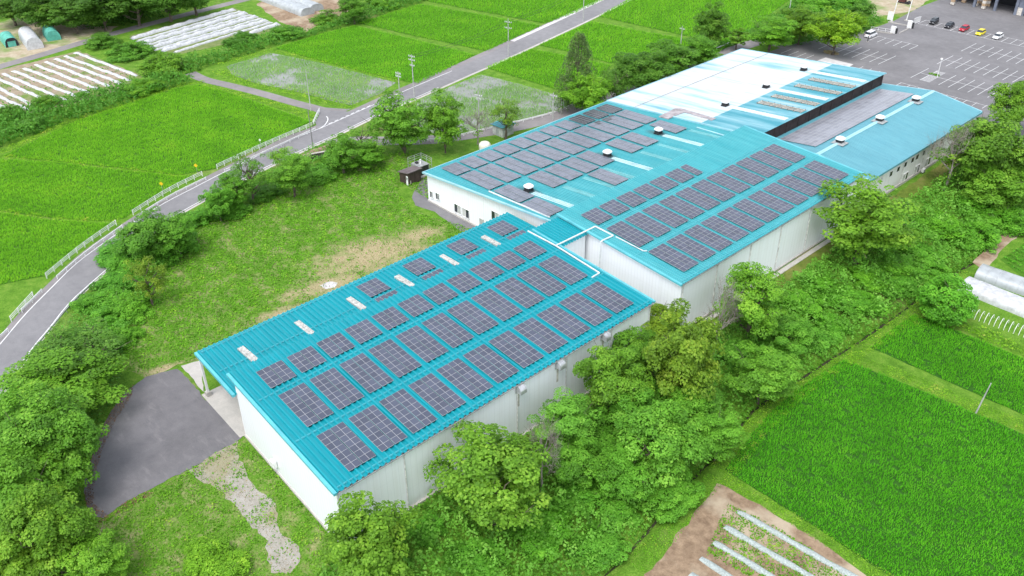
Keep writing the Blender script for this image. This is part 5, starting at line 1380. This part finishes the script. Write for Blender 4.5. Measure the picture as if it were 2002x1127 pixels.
# grass on the low banks round the fields
def verge(name, L, w, label, seed, z=0, colour=(1.6, 1.4, .9, 1), dens=24, size=.24, h=.42):
    C = [np.array(G(a, b, z)[:2]) for a, b in L]; A = []; B = []
    for i, c in enumerate(C):
        t_ = C[min(i + 1, len(C) - 1)] - C[max(i - 1, 0)]; t_ = t_ / np.hypot(*t_); nv = np.array([-t_[1], t_[0]])
        A.append(tuple(c + nv * w)); B.append(tuple(c - nv * w))
    cover_stuff(name, A + B[::-1], dens, size, h, label, 'grass', WEED, seed, colour, upright=.3, aspect=.45, tone=.6)
verge('verge_grass', [(0, 307), (110, 315), (210, 328), (350, 345), (385, 342)], .9, 'yellow green grass on the low ridge between the first two left fields', 91)
verge('verge_grass', [(0, 414), (100, 428), (200, 436), (235, 432)], .9, 'yellow green grass on the ridge between the lower left fields', 92)
verge('verge_grass', [(0, 300), (140, 238), (245, 203), (350, 168), (400, 160)], 1.3, 'grass along the upper edge of the large left field', 93)
verge('verge_grass', [(400, 168), (480, 188), (560, 212), (612, 232)], 1.2, 'grass between the large left field and the side lane', 94)
verge('verge_grass', [(425, 140), (470, 160), (590, 186), (690, 211)], 2.0, 'tall grass between the side lane and the flooded field', 95, dens=12, h=.7, size=.3)
verge('verge_grass', [(425, 128), (530, 99), (640, 122), (780, 160)], 1.3, 'grass on the ridge behind the flooded field', 96, dens=10, size=.3)
verge('verge_grass', [(1412, 925), (1475, 838), (1555, 762), (1645, 702), (1720, 655), (1790, 608), (1840, 570)], 1.9, 'mown grass path along the ditch beside the low fields', 97, LOW, (1.35, 1.28, .9, 1), 40, .2, .18)
verge('verge_grass', [(1655, 700), (1760, 733), (1880, 785), (2010, 838), (2140, 895)], 1.3, 'grass path between the two low rice fields', 98, LOW, (1.35, 1.28, .9, 1), 40, .2, .2)
verge('verge_grass', [(1410, 935), (1500, 985), (1600, 1046), (1745, 1140)], 1.0, 'grass ridge between the low rice field and the net tunnels', 99, LOW, (1.35, 1.28, .9, 1), 40, .2, .2)
verge('verge_grass', [(1240, 1110), (1300, 1050), (1350, 985), (1400, 935)], 1.4, 'grass strip between the ditch and the tunnel plot', 100, LOW, (1.1, 1.2, .7, 1), 26, .2, .2)
verge('verge_grass', [(1850, 625), (1920, 655), (2010, 690), (2100, 730)], 1.5, 'tall weeds between hoop frame and the upper low field', 101, LOW, (1.25, 1.2, .8, 1), 20, .34, .9)
verge('verge_grass', [(1780, 640), (1840, 565), (1900, 535)], 2.0, 'dry grass around the round bush', 102, LOW, (1.3, 1.2, .8, 1), 18, .2, .2)
verge('ditch_weeds', [(1200, 1100), (1300, 985), (1420, 855), (1480, 788), (1600, 712), (1700, 648), (1830, 553), (1930, 488)], .55, 'weeds hanging over the ditch', 109, LOW, (1.0, 1.2, .8, 1), 22, .32, .55)
P_plot = px([(1420, 985), (1500, 1020), (1640, 1110), (1700, 1160), (1560, 1180), (1430, 1110), (1380, 1085)], LOW)
cover_stuff('plot_weeds', P_plot, 34, .26, .2, 'small weeds between the net tunnels', 'weeds', WEED, 103, (1.1, 1.1, .8, 1), mask=lambda x, y: np.clip(.85 + .4 * noise(x, y, 2.5, 104), 0, 1), upright=.3)
cover_stuff('crop_plants', px([(1958, 508), (2002, 480), (2080, 432), (2110, 520), (2002, 543)], LOW), 16, .34, .6, 'leafy crop rows at the right edge behind the greenhouse', 'crop', BANKLEAF, 105, (1, 1.35, .7, 1), mask=lambda x, y: (np.sin((y * .96 + x * .25) * 2 * np.pi / 1.5) > -.35) * 1.0, upright=.5, zoff=.05)
cover_stuff('mulch_weeds', px([(-40, 160), (155, 105), (262, 148), (130, 200), (-40, 236)]), 3.2, .34, .35, 'weeds between the white row covers', 'weeds', WEED, 106, (.75, .85, .75, 1), mask=lambda x, y: np.clip(.4 + .5 * noise(x, y, 5, 107), 0, 1), upright=.4)
cover_stuff('mown_grass', [(-66.2, 92), (-66.2, 198), (-62.4, 198), (-62.8, 150), (-63.2, 110), (-62.6, 92)], 26, .14, .06, 'short mown grass strip along the factory wall', 'grass', WEED, 108, (1.0, .85, .7, 1), upright=.5, aspect=.3, zoff=.02, tone=.35)

# ------------------------------------------------------------------ street furniture
def pole(a, top, label, arms=(), lamp=False, r=.15, z=0.0, h=None, mat=POLEM):
    b_ = G(*a, z); 
    if h is None:
        hs_ = np.linspace(2, 16, 281); best = 1e9
        for q in hs_:
            d = np.array([b_[0], b_[1], z + q - CAMH]); k = d @ CF; e = (1001 + F * (d @ CR) / k - top[0]) ** 2 + (563.5 - F * (d @ CU) / k - top[1]) ** 2
            if e < best: best, h = e, q
    t = empty('utility_pole', b_, label, 'utility pole', 'utility poles')
    part('pole', mat, t, lambda b: b.tube([(0, 0, 0), (0, 0, h)], [r, r * .6], 8))
    for k, (hz, w, ang) in enumerate(arms):
        dx_, dy_ = math.cos(ang) * w / 2, math.sin(ang) * w / 2
        ar = part('crossarm', GALV, t, lambda b: b.bar((-dx_, -dy_, h - hz), (dx_, dy_, h - hz), .12, .12))
        for s in (-.9, -.4, .4, .9):
            part('insulator', WHITEM, ar, lambda b: b.tube([(dx_ * s, dy_ * s, h - hz + .06), (dx_ * s, dy_ * s, h - hz + .32)], .07, 6))
    return t, h
A1 = rad(100)
pole((608, 217), (596, 136), 'thin grey pole at the side lane mouth', (), r=.12)
pole((612, 290), (603, 213), 'dark grey pole on the road island beside the retaining wall', (), r=.13, mat=M('dark_pole', (.2, .2, .2), .8))
pole((810, 192), (805.6, 107), 'utility pole with three crossarms beside the straight road', ((.5, 2.0, .2), (1.4, 2.0, .2), (2.8, 1.4, .2)))
pole((994, 110), (995, 37), 'utility pole with two crossarms midway along the straight road', ((1.0, 2.2, .3), (2.6, 2.2, .3)))
pole((1140, 42), None, 'utility pole at the far end of the straight road', ((.8, 2.2, .3),), h=11)
pole((785, 232), None, 'utility pole rising from the large tree by the lane', ((.5, 1.6, .2), (1.2, 1.6, .2)), h=11.5)
pole((937, 259), (932, 178), 'utility pole beside the almost bare tree', ((1.2, 1.8, .3), (2.0, 1.2, .3)))
pole((1081, 234), (1082, 182), 'utility pole with crossarm behind the wing roof', ((.8, 2.0, .2),))
pole((1097, 224), (1097, 182), 'thin plain pole next to the bright round tree', (), r=.09)
pole((1331, 87), (1333, 51), 'short utility pole behind the tree row at the field edge', ((.9, 1.6, .2),))
pole((1543, 23), None, 'leaning concrete pole at the thicket by the far field', (), h=8)
t_, _ = pole((1908, 808), None, 'slanted pale pole on the grass path between the low fields', (), r=.12, z=LOW, h=6.0)
t_.rotation_euler = (rad(3), rad(6), 0)
def wire(p, q, sag, label):
    p, q = np.array(p, float), np.array(q, float); b = MB()
    b.tube([tuple((p + (q - p) * t - np.array([0, 0, 4 * sag * t * (1 - t)])) - p) for t in np.linspace(0, 1, 13)], .035, 4)
    o = b.build('power_line', DARKM); o.location = p; props(o, label, 'power line', 'power lines along the straight road')
wa, wb, wc = G(810, 192), G(994, 110), G(1140, 42)
for off, nm in ((-.8, 'left'), (.8, 'right')):
    wire((wa[0] + off, wa[1], 10.6), (wb[0] + off, wb[1], 9.5), .8, f'{nm} power line between the three armed pole and the two armed pole')
    wire((wb[0] + off, wb[1], 9.5), (wc[0] + off, wc[1], 10.2), .8, f'{nm} power line between the two armed pole and the far pole')
def lamp_post(x, y, h, label, head=True):
    t = empty('lamp_post', (x, y, 0), label, 'lamp post')
    part('pole', WHITEM, t, lambda b: b.tube([(0, 0, 0), (0, 0, h)], [.09, .06], 8))
    def ball(b):
        b.tube([(0, 0, h), (0, 0, h + .1), (0, 0, h + .3), (0, 0, h + .5), (0, 0, h + .58)], [.1, .3, .36, .26, .05], 10)
    part('globe', WHITEM, t, ball, True)
lamp_post(-91.3, 239.6, 4.6, 'white globe lamp post on the striped parking island')
for a, lb in (((1743, 43), 'tall pale pole left of the lot gate'), ((1772, 41), 'tall pale pole right of the lot gate')):
    q = G(*a); t = empty('gate_pole', q, lb, 'pole')
    part('pole', WHITEM, t, lambda b: b.tube([(0, 0, 0), (.4, .5, 10)], [.16, .1], 8)); part('footing', CONC, t, lambda b: b.box(-.5, .5, -.4, .4, 0, .25))

def railing(L, label, post=2.0, rails=(.45, .75, 1.05), h=1.1, z=.04, n='railing', mat=WHITEM, beam=False):
    C = resample(px(L), max(2, int(sum(np.hypot(*(np.array(G(*L[i + 1])[:2]) - G(*L[i])[:2])) for i in range(len(L) - 1)) / post) + 1))
    o = np.array([C[0][0], C[0][1], z]); t = empty(n, o, label, n.replace('_', ' '), 'roadside railings')
    for c in C:
        part('post', mat, t, lambda b: b.box(c[0] - o[0] - .06, c[0] - o[0] + .06, c[1] - o[1] - .06, c[1] - o[1] + .06, -.04, h))
    for hz in rails:
        def run(b):
            for i in range(len(C) - 1): b.bar((C[i][0] - o[0], C[i][1] - o[1], hz), (C[i + 1][0] - o[0], C[i + 1][1] - o[1], hz), .09 if beam else .06, .30 if beam else .07)
        part('beam' if beam else 'rail', mat, t, run)
railing([(23, 630), (66, 582)], 'short white three bar railing at the left photo edge by the road')
railing([(92, 545), (160, 489), (228, 441)], 'long white railing beside the lower left rice field')
railing([(261, 421), (330, 378), (396, 345)], 'white railing beside the second left rice field')
railing([(425, 331), (520, 287), (612, 248)], 'white railing beside the large rice field up to the junction')
railing([(612, 248), (619, 232), (625, 220)], 'white railing turning into the side lane', 1.4)
railing([(-40, 700), (17, 650)], 'low white guardrail at the left photo edge', 2.2, (.55,), .75, n='guardrail', beam=True)
railing([(44, 612), (83, 573)], 'low white guardrail in front of the short railing', 2.2, (.55,), .75, n='guardrail', beam=True)
railing([(113, 546), (175, 494), (240, 447)], 'low white guardrail in front of the long railing', 2.4, (.55,), .75, n='guardrail', beam=True)
railing([(273, 425), (335, 387), (403, 353)], 'low white guardrail beside the second left field railing', 2.4, (.55,), .75, n='guardrail', beam=True)
railing([(440, 338), (530, 296), (617, 256)], 'low white guardrail leading to the junction', 2.6, (.55,), .75, n='guardrail', beam=True)
railing([(-20, 810), (30, 740), (62, 696), (100, 650), (140, 602), (184, 558)], 'grey guardrail on the wood side of the road bend', 2.6, (.55,), .75, n='guardrail', mat=GALV, beam=True)
railing([(820, 281), (900, 268), (960, 254), (1020, 240), (1085, 223), (1120, 208)], 'white guardrail along the site lane behind the factory', 2.6, (.55,), .75, n='guardrail', beam=True)
railing([(1401, 98), (1425, 88)], 'short white guardrail at the white roof corner', 2.0, (.55,), .75, n='guardrail', beam=True)
def sign(a, label, h=1.9, mat=YELLOW, s=.45):
    q = G(*a); t = empty('road_sign', q, label, 'sign')
    part('post', GALV, t, lambda b: b.tube([(0, 0, 0), (0, 0, h)], .04, 6))
    part('board', mat, t, lambda b: b.add([(-s, -.04, h), (0, -.04, h - s), (s, -.04, h), (0, -.04, h + s), (-s, 0, h), (0, 0, h - s), (s, 0, h), (0, 0, h + s)], [(0, 1, 2, 3), (7, 6, 5, 4), (0, 4, 5, 1), (1, 5, 6, 2), (2, 6, 7, 3), (3, 7, 4, 0)]))
    t.rotation_euler = (0, 0, rad(35))
sign((319, 376), 'yellow diamond sign at the railing of the second left field')
sign((386, 340), 'yellow diamond sign at the field entrance by the large field')
sign((511, 292), 'small white delineator sign on the long railing', 2.2, WHITEM, .28)
# retaining wall under the road island
q0, q1 = G(608, 312), G(640, 306)
t = empty('retaining_wall', q0, 'short dark concrete retaining wall below the road island', 'wall')
part('wall', M('dark_concrete', (.10, .09, .085), .9, .3, 1.5), t, lambda b: (b.bar((0, 0, .6), (q1[0] - q0[0], q1[1] - q0[1], .6), .4, 1.2)))
part('coping', CONC, t, lambda b: b.bar((0, 0, 1.25), (q1[0] - q0[0], q1[1] - q0[1], 1.25), .5, .12))
sheet('bare_verge', px([(590, 305), (612, 292), (650, 281), (660, 290), (640, 304), (610, 311)]), .04, SOIL, .15, .8, 12)

# shed, transformer cage, hut, tank
s0 = G(799, 364); 
t = empty('wooden_shed', (s0[0], s0[1], 0), 'small dark brown wooden shed with pitched roof beside the wing gable', 'shed')
sw, sl = 2.9, 3.3
part('wall', BROWNB, t, lambda b: b.prism([(-sw, 0), (0, 0), (0, sl), (-sw, sl)], 0, [2.2, 2.75, 2.75, 2.2]))
part('roof', BROWNR, t, lambda b: b.add([(-sw - .3, -.25, 2.16), (.3, -.25, 2.84), (.3, sl + .25, 2.84), (-sw - .3, sl + .25, 2.16), (-sw - .3, -.25, 2.28), (.3, -.25, 2.96), (.3, sl + .25, 2.96), (-sw - .3, sl + .25, 2.28)], [(3, 2, 1, 0), (4, 5, 6, 7), (0, 1, 5, 4), (1, 2, 6, 5), (2, 3, 7, 6), (3, 0, 4, 7)]))
for k in range(6): part('roof_seam', BROWNR, t, lambda b: b.bar((-sw - .28, k * .72 - .05, 2.31), (.28, k * .72 - .05, 2.99), .05, .05))
d_ = part('door', WHITEM, t, lambda b: b.box(-.62, -.04, -.06, -.01, .05, 2.05)); part('window', GLASS, d_, lambda b: b.box(-.48, -.2, -.08, -.06, 1.2, 1.8))
part('sill', WRAP, t, lambda b: b.box(.01, .05, .5, .65, .3, 1.0))
s1 = G(822, 349)
t = empty('transformer_cage', (s1[0], s1[1], 0), 'grey electrical cabinet inside a wire mesh cage behind the shed', 'transformer')
part('cabinet', GALV, t, lambda b: b.box(-2.9, -.1, 0, 2.6, .35, 2.5)); part('cabinet_door', DARKM, t, lambda b: b.box(-.1, -.06, .2, 2.4, .5, 2.4))
part('bushing', WHITEM, t, lambda b: b.tube([(-1.4, 1.3, 2.5), (-1.4, 1.3, 3.2), (-1.4, 1.3, 3.4)], [.18, .12, .2], 8))
part('conduit', DARKM, t, lambda b: b.box(-2.3, -1.7, .5, 1.1, 2.5, 2.8)); part('plinth', CONC, t, lambda b: b.box(-3.2, .3, -.3, 2.9, 0, .35))
for (x, y) in ((-3.4, -.4), (-3.4, 3.1), (.1, 3.1), (-1.6, 3.1), (-3.4, 1.3)): part('cage_post', GALV, t, lambda b: b.box(x - .04, x + .04, y - .04, y + .04, 0, 3.7))
for z in (1.2, 2.0, 2.8, 3.3, 3.7): part('cage_rail', GALV, t, lambda b: (b.bar((-3.4, -.4, z), (-3.4, 3.1, z), .05, .05), b.bar((-3.4, 3.1, z), (.1, 3.1, z), .05, .05)))
h0 = G(985, 285)
t = empty('small_hut', (-143.5, 132.5, 0), 'tiny hut with flat bright blue roof behind the wing roof', 'hut')
part('wall', BLIND, t, lambda b: b.box(-1.7, 1.7, -1.7, 1.7, 0, 2.3)); part('roof', TEAL1, t, lambda b: b.add([(-2.1, -2.1, 2.3), (2.1, -2.1, 2.45), (2.1, 2.1, 2.45), (-2.1, 2.1, 2.3), (-2.1, -2.1, 2.42), (2.1, -2.1, 2.57), (2.1, 2.1, 2.57), (-2.1, 2.1, 2.42)], [(3, 2, 1, 0), (4, 5, 6, 7), (0, 1, 5, 4), (1, 2, 6, 5), (2, 3, 7, 6), (3, 0, 4, 7)]))
part('door', GUTTER, t, lambda b: b.box(-.5, .4, -1.74, -1.69, 0, 2.0))
q = G(948, 298)
t = empty('water_tank', (q[0], q[1], 0), 'cream rounded tank behind the wing roof eave', 'tank')
part('tank', M('cream_tank', (.68, .66, .58), .5, .1, 1), t, lambda b: b.tube([(0, 0, .3), (0, 0, .5), (0, 0, 1.9), (0, 0, 2.3), (0, 0, 2.45)], [1.1, 1.3, 1.3, 1.0, .4], 16), True)
part('stand', CONC, t, lambda b: b.box(-1.2, 1.2, -1.2, 1.2, 0, .3))

# cars -------------------------------------------------------------------------------
def car(x, y, label, paint, L=4.2, W=1.72, H=1.5, boxy=.0, rz=0.0):
    t = empty('parked_car', (x, y, .02), label, 'car', 'cars in the parking lot', rz)
    pm = M(label[:12] + '_paint', paint, .25, .06, 3, spec=.6)
    hw_ = W / 2; belt = .62 * H if boxy < .5 else .58 * H
    def loft(b, secs, m=None):
        V = []; Fc = []
        for y_, z0, z1_, w0, w1 in secs:
            V += [(-w0, y_, z0), (-w0 * 1.02, y_, (z0 + z1_) / 2), (-w1, y_, z1_), (w1, y_, z1_), (w0 * 1.02, y_, (z0 + z1_) / 2), (w0, y_, z0)]
        n = len(secs)
        for i in range(n - 1):
            for j in range(6): Fc.append((i * 6 + j, i * 6 + (j + 1) % 6, (i + 1) * 6 + (j + 1) % 6, (i + 1) * 6 + j))
        Fc += [tuple(range(5, -1, -1)), tuple(range((n - 1) * 6, n * 6))]
        b.add(V, Fc)
    f = .5 + .08 * boxy
    part('body', pm, t, lambda b: loft(b, [(-L / 2, .35, belt * .9, hw_ * .86, hw_ * .80), (-L / 2 + .12, .25, belt, hw_ * .97, hw_ * .9), (-.1 * L, .22, belt, hw_, hw_ * .93), (.2 * L, .22, belt * .98, hw_, hw_ * .92), (L / 2 - .5, .25, belt * .86, hw_ * .97, hw_ * .86), (L / 2 - .1, .28, belt * .72, hw_ * .92, hw_ * .8), (L / 2, .35, belt * .62, hw_ * .82, hw_ * .74)]))
    b0, b1, f1, f0 = -L / 2 + .12, -L / 2 + .12 + (.55 - .4 * boxy), .10 * L + .1 * boxy * L, .27 * L + .06 * boxy * L
    part('window_band', GLASS, t, lambda b: loft(b, [(b0, belt - .02, belt, hw_ * .88, hw_ * .86), (b1, belt - .02, H - .09, hw_ * .9, hw_ * .74), (f1, belt - .02, H - .09, hw_ * .9, hw_ * .74), (f0, belt - .03, belt - .01, hw_ * .88, hw_ * .86)]))
    part('roof', pm, t, lambda b: loft(b, [(b1 - .06, H - .1, H - .02, hw_ * .73, hw_ * .66), ((b1 + f1) / 2, H - .1, H, hw_ * .755, hw_ * .68), (f1 + .05, H - .1, H - .03, hw_ * .73, hw_ * .66)]))
    for yy in ((b1 + f1) / 2, b1 + .05, f1 - .02):
        for s in (-1, 1): part('pillar', pm, t, lambda b: b.bar((s * hw_ * .905, yy, belt - .02), (s * hw_ * .755, yy, H - .08), .03, .10))
    for sx2 in (-1, 1):
        for yy in (-L * .30, L * .30):
            w = part('wheel', TYRE, t, lambda b: b.tube([(sx2 * (hw_ - .16), yy, .31), (sx2 * (hw_ + .02), yy, .31)], .31, 14))
            part('rim', GALV, w, lambda b: b.tube([(sx2 * (hw_ + .021), yy, .31), (sx2 * (hw_ + .03), yy, .31)], .19, 10))
        part('headlight', WHITEM, t, lambda b: b.box(sx2 * hw_ * .62 - .16, sx2 * hw_ * .62 + .16, L / 2 - .1, L / 2 - .01, belt * .62, belt * .74))
        part('tail_light', bpy.data.materials.get('red_lamp') or M('red_lamp', (.35, .01, .01), .3, .1, 3), t, lambda b: b.box(sx2 * hw_ * .74 - .08, sx2 * hw_ * .74 + .08, -L / 2 - .01, -L / 2 + .12, belt * .72, belt * .96))
for a, lb, c, kw in (((1702, 72), 'white minivan parked beside the low lot wall', (.80, .80, .80), dict(L=4.7, W=1.8, H=1.85, boxy=.8)),
                     ((1825, 47), 'black boxy car, leftmost of the row by the gate', (.012, .012, .014), dict(L=3.6, W=1.6, H=1.8, boxy=1)),
                     ((1855, 54), 'dark hatchback between the black boxy car and the red car', (.022, .022, .028), dict(L=3.9, W=1.7, H=1.5, boxy=.3)),
                     ((1884, 60), 'red hatchback in the middle of the parked row', (.42, .012, .03), dict(L=4.2)),
                     ((1916, 68), 'yellow hatchback beside the red car', (.80, .66, .02), dict(L=4.0)),
                     ((1950, 75), 'white sedan at the right end of the parked row', (.80, .80, .79), dict(L=4.4, H=1.45))):
    q = G(*a); car(q[0], q[1], lb, c, rz=math.pi if 'minivan' not in lb else 0, **kw)
t = empty('marker_post', G(1696, 82), 'slim dark post in front of the white minivan', 'post')
part('post', DARKM, t, lambda b: b.tube([(0, 0, 0), (0, 0, 1.7)], .13, 6)); part('base', CONC, t, lambda b: b.box(-.25, .25, -.25, .25, 0, .08))
# tree island kerb, lot wall, gate
isl = G(1625, 104); sheet('tree_island', [(isl[0] + 2.4 * math.cos(a), isl[1] + 1.7 * math.sin(a)) for a in np.linspace(0, 6.28, 15)[:-1]], .05, DRYSOIL)
cover_stuff('island_grass', [(isl[0] + 2.3 * math.cos(a), isl[1] + 1.6 * math.sin(a)) for a in np.linspace(0, 6.28, 13)[:-1]], 30, .3, .4, 'dry grass on the tree island in the lot', 'grass', DRYGRASS, 120, upright=.6)
il = G(1826, 147); cover_stuff('island_weeds', [(il[0] + 1.6 * math.cos(a), il[1] + .9 * math.sin(a)) for a in np.linspace(0, 6.28, 9)[:-1]], 40, .3, .4, 'weeds around the lamp post on the striped island', 'weeds', WEED, 121, upright=.4)
def wallseg(a, b_, h, label, w=.25, fence=True):
    p, q = G(*a), G(*b_); t = empty('lot_wall', p, label, 'wall')
    d = q - p
    part('kerb', CONC, t, lambda b: b.bar((0, 0, .15), (d[0], d[1], .15), w, .3))
    if fence:
        n = max(2, int(np.hypot(d[0], d[1]) / 2.0))
        for i in range(n + 1): part('post', WHITEM, t, lambda b: b.box(d[0] * i / n - .05, d[0] * i / n + .05, d[1] * i / n - .05, d[1] * i / n + .05, .3, h))
        for z in (.7, h): part('rail', WHITEM, t, lambda b: b.bar((0, 0, z), (d[0], d[1], z), .06, .08))
wallseg((1702, 61), (1744, 67), 1.3, 'low white fence between the minivan and the gate')
wallseg((1758, 66), (1776, 57), .3, 'low kerb of the gate track', fence=False)
wallseg((1736, 44), (1782, 53), .3, 'kerb from the white sign to the gate pillar', fence=False)
for a, lb, sz in (((1750, 66), 'white gate pillar left of the lot entrance', (1.5, .5, 2.0)), ((1782, 56), 'white gate pillar right of the lot entrance', (1.4, .5, 2.2))):
    q = G(*a); t = empty('gate_pillar', q, lb, 'gate pillar')
    part('pillar', WHITEM, t, lambda b: b.box(-sz[0], 0, -.25, .25, 0, sz[2])); part('end_face', DARKM, t, lambda b: b.box(0, .5, -.22, .22, 0, sz[2] * .8))
q = G(1739, 42); t = empty('sign_board', q, 'upright white sign board by the lot gate', 'sign')
part('board', WHITEM, t, lambda b: b.box(-.9, .9, -.08, .08, .4, 3.0)); part('leg', GALV, t, lambda b: b.box(-.7, -.6, -.05, .05, 0, .4)); part('leg', GALV, t, lambda b: b.box(.6, .7, -.05, .05, 0, .4))
q = G(1786, 48); t = empty('sliding_gate', q, 'open white sliding gate beside the right pillar', 'gate')
part('frame', WHITEM, t, lambda b: (b.bar((0, 0, .2), (.3, 3.5, .2), .08, .1), b.bar((0, 0, 1.8), (.3, 3.5, 1.8), .08, .1)))
for i in range(9): part('bar', WHITEM, t, lambda b: b.box(.0375 * i - .04, .0375 * i + .04, .43 * i - .04, .43 * i + .04, .2, 1.8))
# loading dock at the top right
dq = G(1880, 10)
t = empty('loading_dock', (-106, 312, 0), 'dark open loading dock of a warehouse at the top right', 'warehouse')
X0d, X1d = -14, 40
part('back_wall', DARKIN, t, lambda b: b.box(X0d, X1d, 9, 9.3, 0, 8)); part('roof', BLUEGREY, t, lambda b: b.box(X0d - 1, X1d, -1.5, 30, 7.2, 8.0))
for xx in (-13.5, -7, -0.5, 5.8, 11, 18, 26, 34): part('pillar', BLUEGREY, t, lambda b: b.box(xx - .4, xx + .4, -.4, .4, 0, 7.2))
part('side_wall', BLUEGREY, t, lambda b: b.box(X0d, X0d + .3, -.2, 9, 0, 7.2)); part('dock_floor', LOTM, t, lambda b: b.box(X0d, X1d, .4, 9, .02, .12))
part('wall_panel', BLUEGREY, t, lambda b: b.box(5.5, 8.2, .1, .5, 0, 7.2)); part('dock_door', WRAP, t, lambda b: b.box(6.2, 7.6, -.02, .09, .1, 2.4))
part('wall_panel', BLUEGREY, t, lambda b: b.box(13, 17, .1, .5, 0, 7.2)); part('dock_window', GLASS, t, lambda b: b.box(14, 16, .02, .09, 1.5, 3.5))
k = 0
names = ['first', 'second', 'third', 'fourth', 'fifth', 'sixth', 'seventh', 'eighth', 'ninth', 'tenth']
for px_, py_, n_ in ((1862, 10, 2), (1884, 6, 2), (1908, 12, 3), (1917, 8, 3), (1922, 18, 4), (1931, 13, 3), (1998, 28, 3), (2008, 34, 2)):
    q = G(px_, py_)
    tt = empty('pallet_stack', (q[0], q[1], .02), f'{names[k]} stack of boxed goods from the left before the loading dock', 'pallet stack', 'stacks of goods at the loading dock', random.uniform(-.2, .2))
    part('pallet', BROWNB, tt, lambda b: b.box(-.6, .6, -.5, .5, 0, .14))
    for i in range(n_):
        e = random.uniform(-.06, .06)
        part('box', CRATE if (i + k) % 2 else WRAP, tt, lambda b: b.box(-.55 + e, .55 + e, -.45, .45, .15 + i * .82, .93 + i * .82))
    k += 1
q = G(1765, 6); t = empty('scrap_machine', q, 'rusty dark machine on the bare earth beyond the gate', 'machine')
part('engine', M('rust', (.10, .035, .03), .8, .3, 2), t, lambda b: (b.box(-1.2, .8, -.8, .8, .4, 1.8))); part('deck', DARKM, t, lambda b: b.box(-1.5, 2.4, -.9, .9, .15, .4)); part('roller', DARKM, t, lambda b: b.tube([(1.8, -.8, .45), (1.8, .8, .45)], .45, 12))
# small standing things in the low fields and by the tents
q = G(165, 54); t = empty('timber_pile', q, 'pile of weathered timber beside the farm lane', 'timber pile')
for i in range(9):
    part('log', TWIG, t, lambda b: b.tube([(-2 + random.uniform(-.6, .6), i * .45 - 2, .2 + .2 * (i % 2)), (2.2 + random.uniform(-.6, .6), i * .4 - 1.8, .2 + .2 * (i % 2))], .14, 6))
